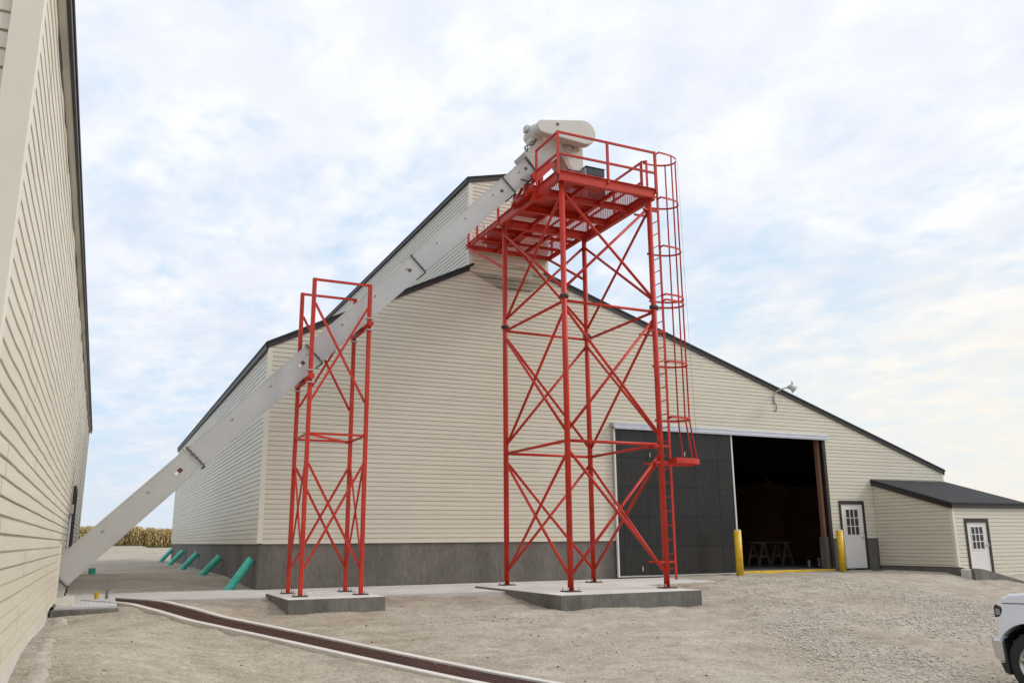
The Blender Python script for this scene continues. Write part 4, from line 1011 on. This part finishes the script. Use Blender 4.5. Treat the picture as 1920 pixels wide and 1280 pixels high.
for cc in (wc, 4.60):
    for side in (0, 1):
        xw = TX+.02 if side == 0 else TX+1.96-.27
        xo_ = xw if side == 0 else xw+.27
        q = MB(); n = 36; rings = [(.0, .235), (-.005, .30), (.0, .35), (.03, .392), (.07, .41), (.20, .41), (.24, .39), (.27, .33)]
        base = len(q.v)
        for dx_, r in rings:
            xx = xw+dx_ if side == 0 else xw+.27-dx_
            for i in range(n): a = 2*math.pi*i/n; q.v.append((xx, ty(cc)+r*math.cos(a), TZ+wz+r*math.sin(a)))
        for j in range(len(rings)-1):
            for i in range(n): q.idx((base+j*n+i, base+j*n+(i+1) % n, base+(j+1)*n+(i+1) % n, base+(j+1)*n+i), True)
        for i in range(n):     # tread blocks
            if i % 2: continue
            a = 2*math.pi*i/n; p0 = Vector((xw+.06, ty(cc)+.412*math.cos(a), TZ+wz+.412*math.sin(a))); q.bar(p0, p0+Vector((.15, 0, 0)), .035, .016, up=(0, math.cos(a), math.sin(a)))
        wh = q.build('wheel', M['rubber'], tk)
        q = MB(); s_ = 1 if side == 0 else -1
        q.tube([(xo_+s_*.012, ty(cc), TZ+wz), (xo_+s_*.05, ty(cc), TZ+wz)], [.245, .215], 28, caps=False); q.tube([(xo_+s_*.06, ty(cc), TZ+wz), (xo_+s_*.07, ty(cc), TZ+wz)], [.235, .235], 28); q.tube([(xo_+s_*.01, ty(cc), TZ+wz), (xo_+s_*.06, ty(cc), TZ+wz)], [.055, .07], 16)
        for i in range(6):
            a = 2*math.pi*i/6+.3; q.bar((xo_+s_*.03, ty(cc)+.05*math.cos(a), TZ+wz+.05*math.sin(a)), (xo_+s_*.03, ty(cc)+.23*math.cos(a), TZ+wz+.23*math.sin(a)), .04, .05, up=(1, 0, 0))
        q.build('rim', M['rim'], wh)
    q = MB()
    pa = [(cc+.485*math.cos(R_(a)), wz+.485*math.sin(R_(a))) for a in range(0, 181, 12)]
    for (a0, b0_), (a1, b1_) in zip(pa[:-1], pa[1:]): q.face([(TX+.03, ty(a0), TZ+b0_), (TX+.03, ty(a1), TZ+b1_), (TX+1.95, ty(a1), TZ+b1_), (TX+1.95, ty(a0), TZ+b0_)])
    q.box(TX+.3, TX+1.68, ty(cc+.45), ty(cc-.45), TZ+.3, TZ+.8); q.build('wheel_well', M['black'], tk)
    q = MB(); pb = [(cc+.545*math.cos(R_(a)), wz+.545*math.sin(R_(a))) for a in range(4, 150 if cc < 1 else 177, 6)]
    for (a0, b0_), (a1, b1_) in zip(pb[:-1], pb[1:]):
        for xx in (TX-.006, TX+1.986): q.bar((xx+(.012 if xx < TX+1 else -.012), ty(a0), TZ+b0_), (xx+(.012 if xx < TX+1 else -.012), ty(a1), TZ+b1_), .055, .05, up=(1, 0, 0))
    q.build('wheel_arch_trim', M['truck'], body)
for side in (0, 1):
    x0 = TX-.008 if side == 0 else TX+1.70
    q = MB(); q.prism([(ty(.125), TZ+1.12), (ty(.15), TZ+1.155), (ty(.235), TZ+1.13), (ty(.245), TZ+1.08), (ty(.20), TZ+1.00), (ty(.125), TZ+.985)], 'x', x0, x0+.30); hl_ = q.build('headlight', M['black'], tk, bevel=.01)
    q = MB(); xa_ = x0-.004 if side == 0 else x0+.29; q.box(xa_, xa_+.014, ty(.215), ty(.15), TZ+1.02, TZ+1.10); q.build('lens', M['lens'], hl_)
q = MB()
q.prism([(ty(.03), TZ+.66), (ty(.05), TZ+.70), (ty(.19), TZ+.70), (ty(.20), TZ+.42), (ty(.13), TZ+.41), (ty(.055), TZ+.47)], 'x', TX-.012, TX+1.992); q.build('bumper', M['chrome'], tk, bevel=.02)
q = MB(); q.prism([(ty(.19), TZ+.72), (ty(.21), TZ+.72), (ty(.24), TZ+.26), (ty(.17), TZ+.28), (ty(.12), TZ+.40), (ty(.19), TZ+.41)], 'x', TX+.01, TX+1.97); q.box(TX+.35, TX+1.63, ty(.05)-.001, ty(.03), TZ+.70, TZ+1.05); q.build('air_dam', M['black'], tk)
q = MB(); q.box(TX-.20, TX-.02, ty(1.75), ty(1.62), TZ+1.38, TZ+1.60); q.box(TX+2.0, TX+2.18, ty(1.75), ty(1.62), TZ+1.38, TZ+1.60); q.build('mirror', M['black'], tk, bevel=.02)
q = MB(); q.box(TX-.004, TX+.004, ty(2.62), ty(2.61), TZ+.5, TZ+1.3); q.box(TX-.004, TX+.004, ty(1.72), ty(1.71), TZ+.5, TZ+1.3); q.box(TX-.025, TX, ty(2.55), ty(2.38), TZ+1.08, TZ+1.11); q.build('door_handle', M['black'], body)

# ------------------------------------------------------------------ corn field
mb = MB(); rr = random.Random(11)
for i in range(7000):
    row = rr.random()**1.6; y = 86+row*9; x = rr.uniform(-60, 60); 
    if i < 2600: x = rr.uniform(-12, 12)
    z = terrain(x, y, False)-.05; h = 1.9+rr.uniform(-.35, .32)+.25*noise.noise(Vector((x*.2, y*.2, 0)))
    lx2, ly2 = rr.uniform(-.08, .08), rr.uniform(-.08, .08)
    mb.bar((x, y, z), (x+lx2, y+ly2, z+h), .035, .035)
    for k_ in range(7):
        a = rr.uniform(0, 6.28); hz = z+h*rr.uniform(.2, .95); L2 = rr.uniform(.25, .5); ca, sa = math.cos(a), math.sin(a); wq = .05
        p0 = (x, y, hz); p1 = (x+ca*L2*.6, y+sa*L2*.6, hz+.16); p2 = (x+ca*L2, y+sa*L2, hz-.16)
        mb.face([(p0[0]-sa*wq, p0[1]+ca*wq, p0[2]), (p0[0]+sa*wq, p0[1]-ca*wq, p0[2]), (p1[0]+sa*wq, p1[1]-ca*wq, p1[2]), (p1[0]-sa*wq, p1[1]+ca*wq, p1[2])])
        mb.face([(p1[0]-sa*wq, p1[1]+ca*wq, p1[2]), (p1[0]+sa*wq, p1[1]-ca*wq, p1[2]), p2])
c = mb.build('corn_field', M['corn'], None, fix=False); meta(c, 'ripe tan corn field standing beyond the gravel yard between the two buildings', 'corn', None, 'stuff')
mb = MB(); n = 60
for i in range(n):
    xa_, xb_ = -600+i*20, -580+i*20
    mb.face([(xa_, 95, 1.45), (xb_, 95, 1.45), (xb_, 700, 1.5), (xa_, 700, 1.5)])
c = mb.build('corn_canopy', M['field'], None, fix=False); meta(c, 'flat tops of the distant corn rows beyond the front rows', 'corn', None, 'stuff')
mb = MB(); rr = random.Random(5)
for i in range(5000):
    x = rr.uniform(-25, 25); y = rr.uniform(82.5, 86.5); z = terrain(x, y, False); a = rr.uniform(0, 6.28); h = rr.uniform(.06, .22)
    mb.face([(x-.06*math.cos(a), y-.06*math.sin(a), z), (x+.06*math.cos(a), y+.06*math.sin(a), z), (x+rr.uniform(-.08, .08), y, z+h)])
c = mb.build('grass_verge', M['verge'], None, fix=False); meta(c, 'narrow strip of weedy grass along the foot of the corn', 'grass', None, 'stuff')
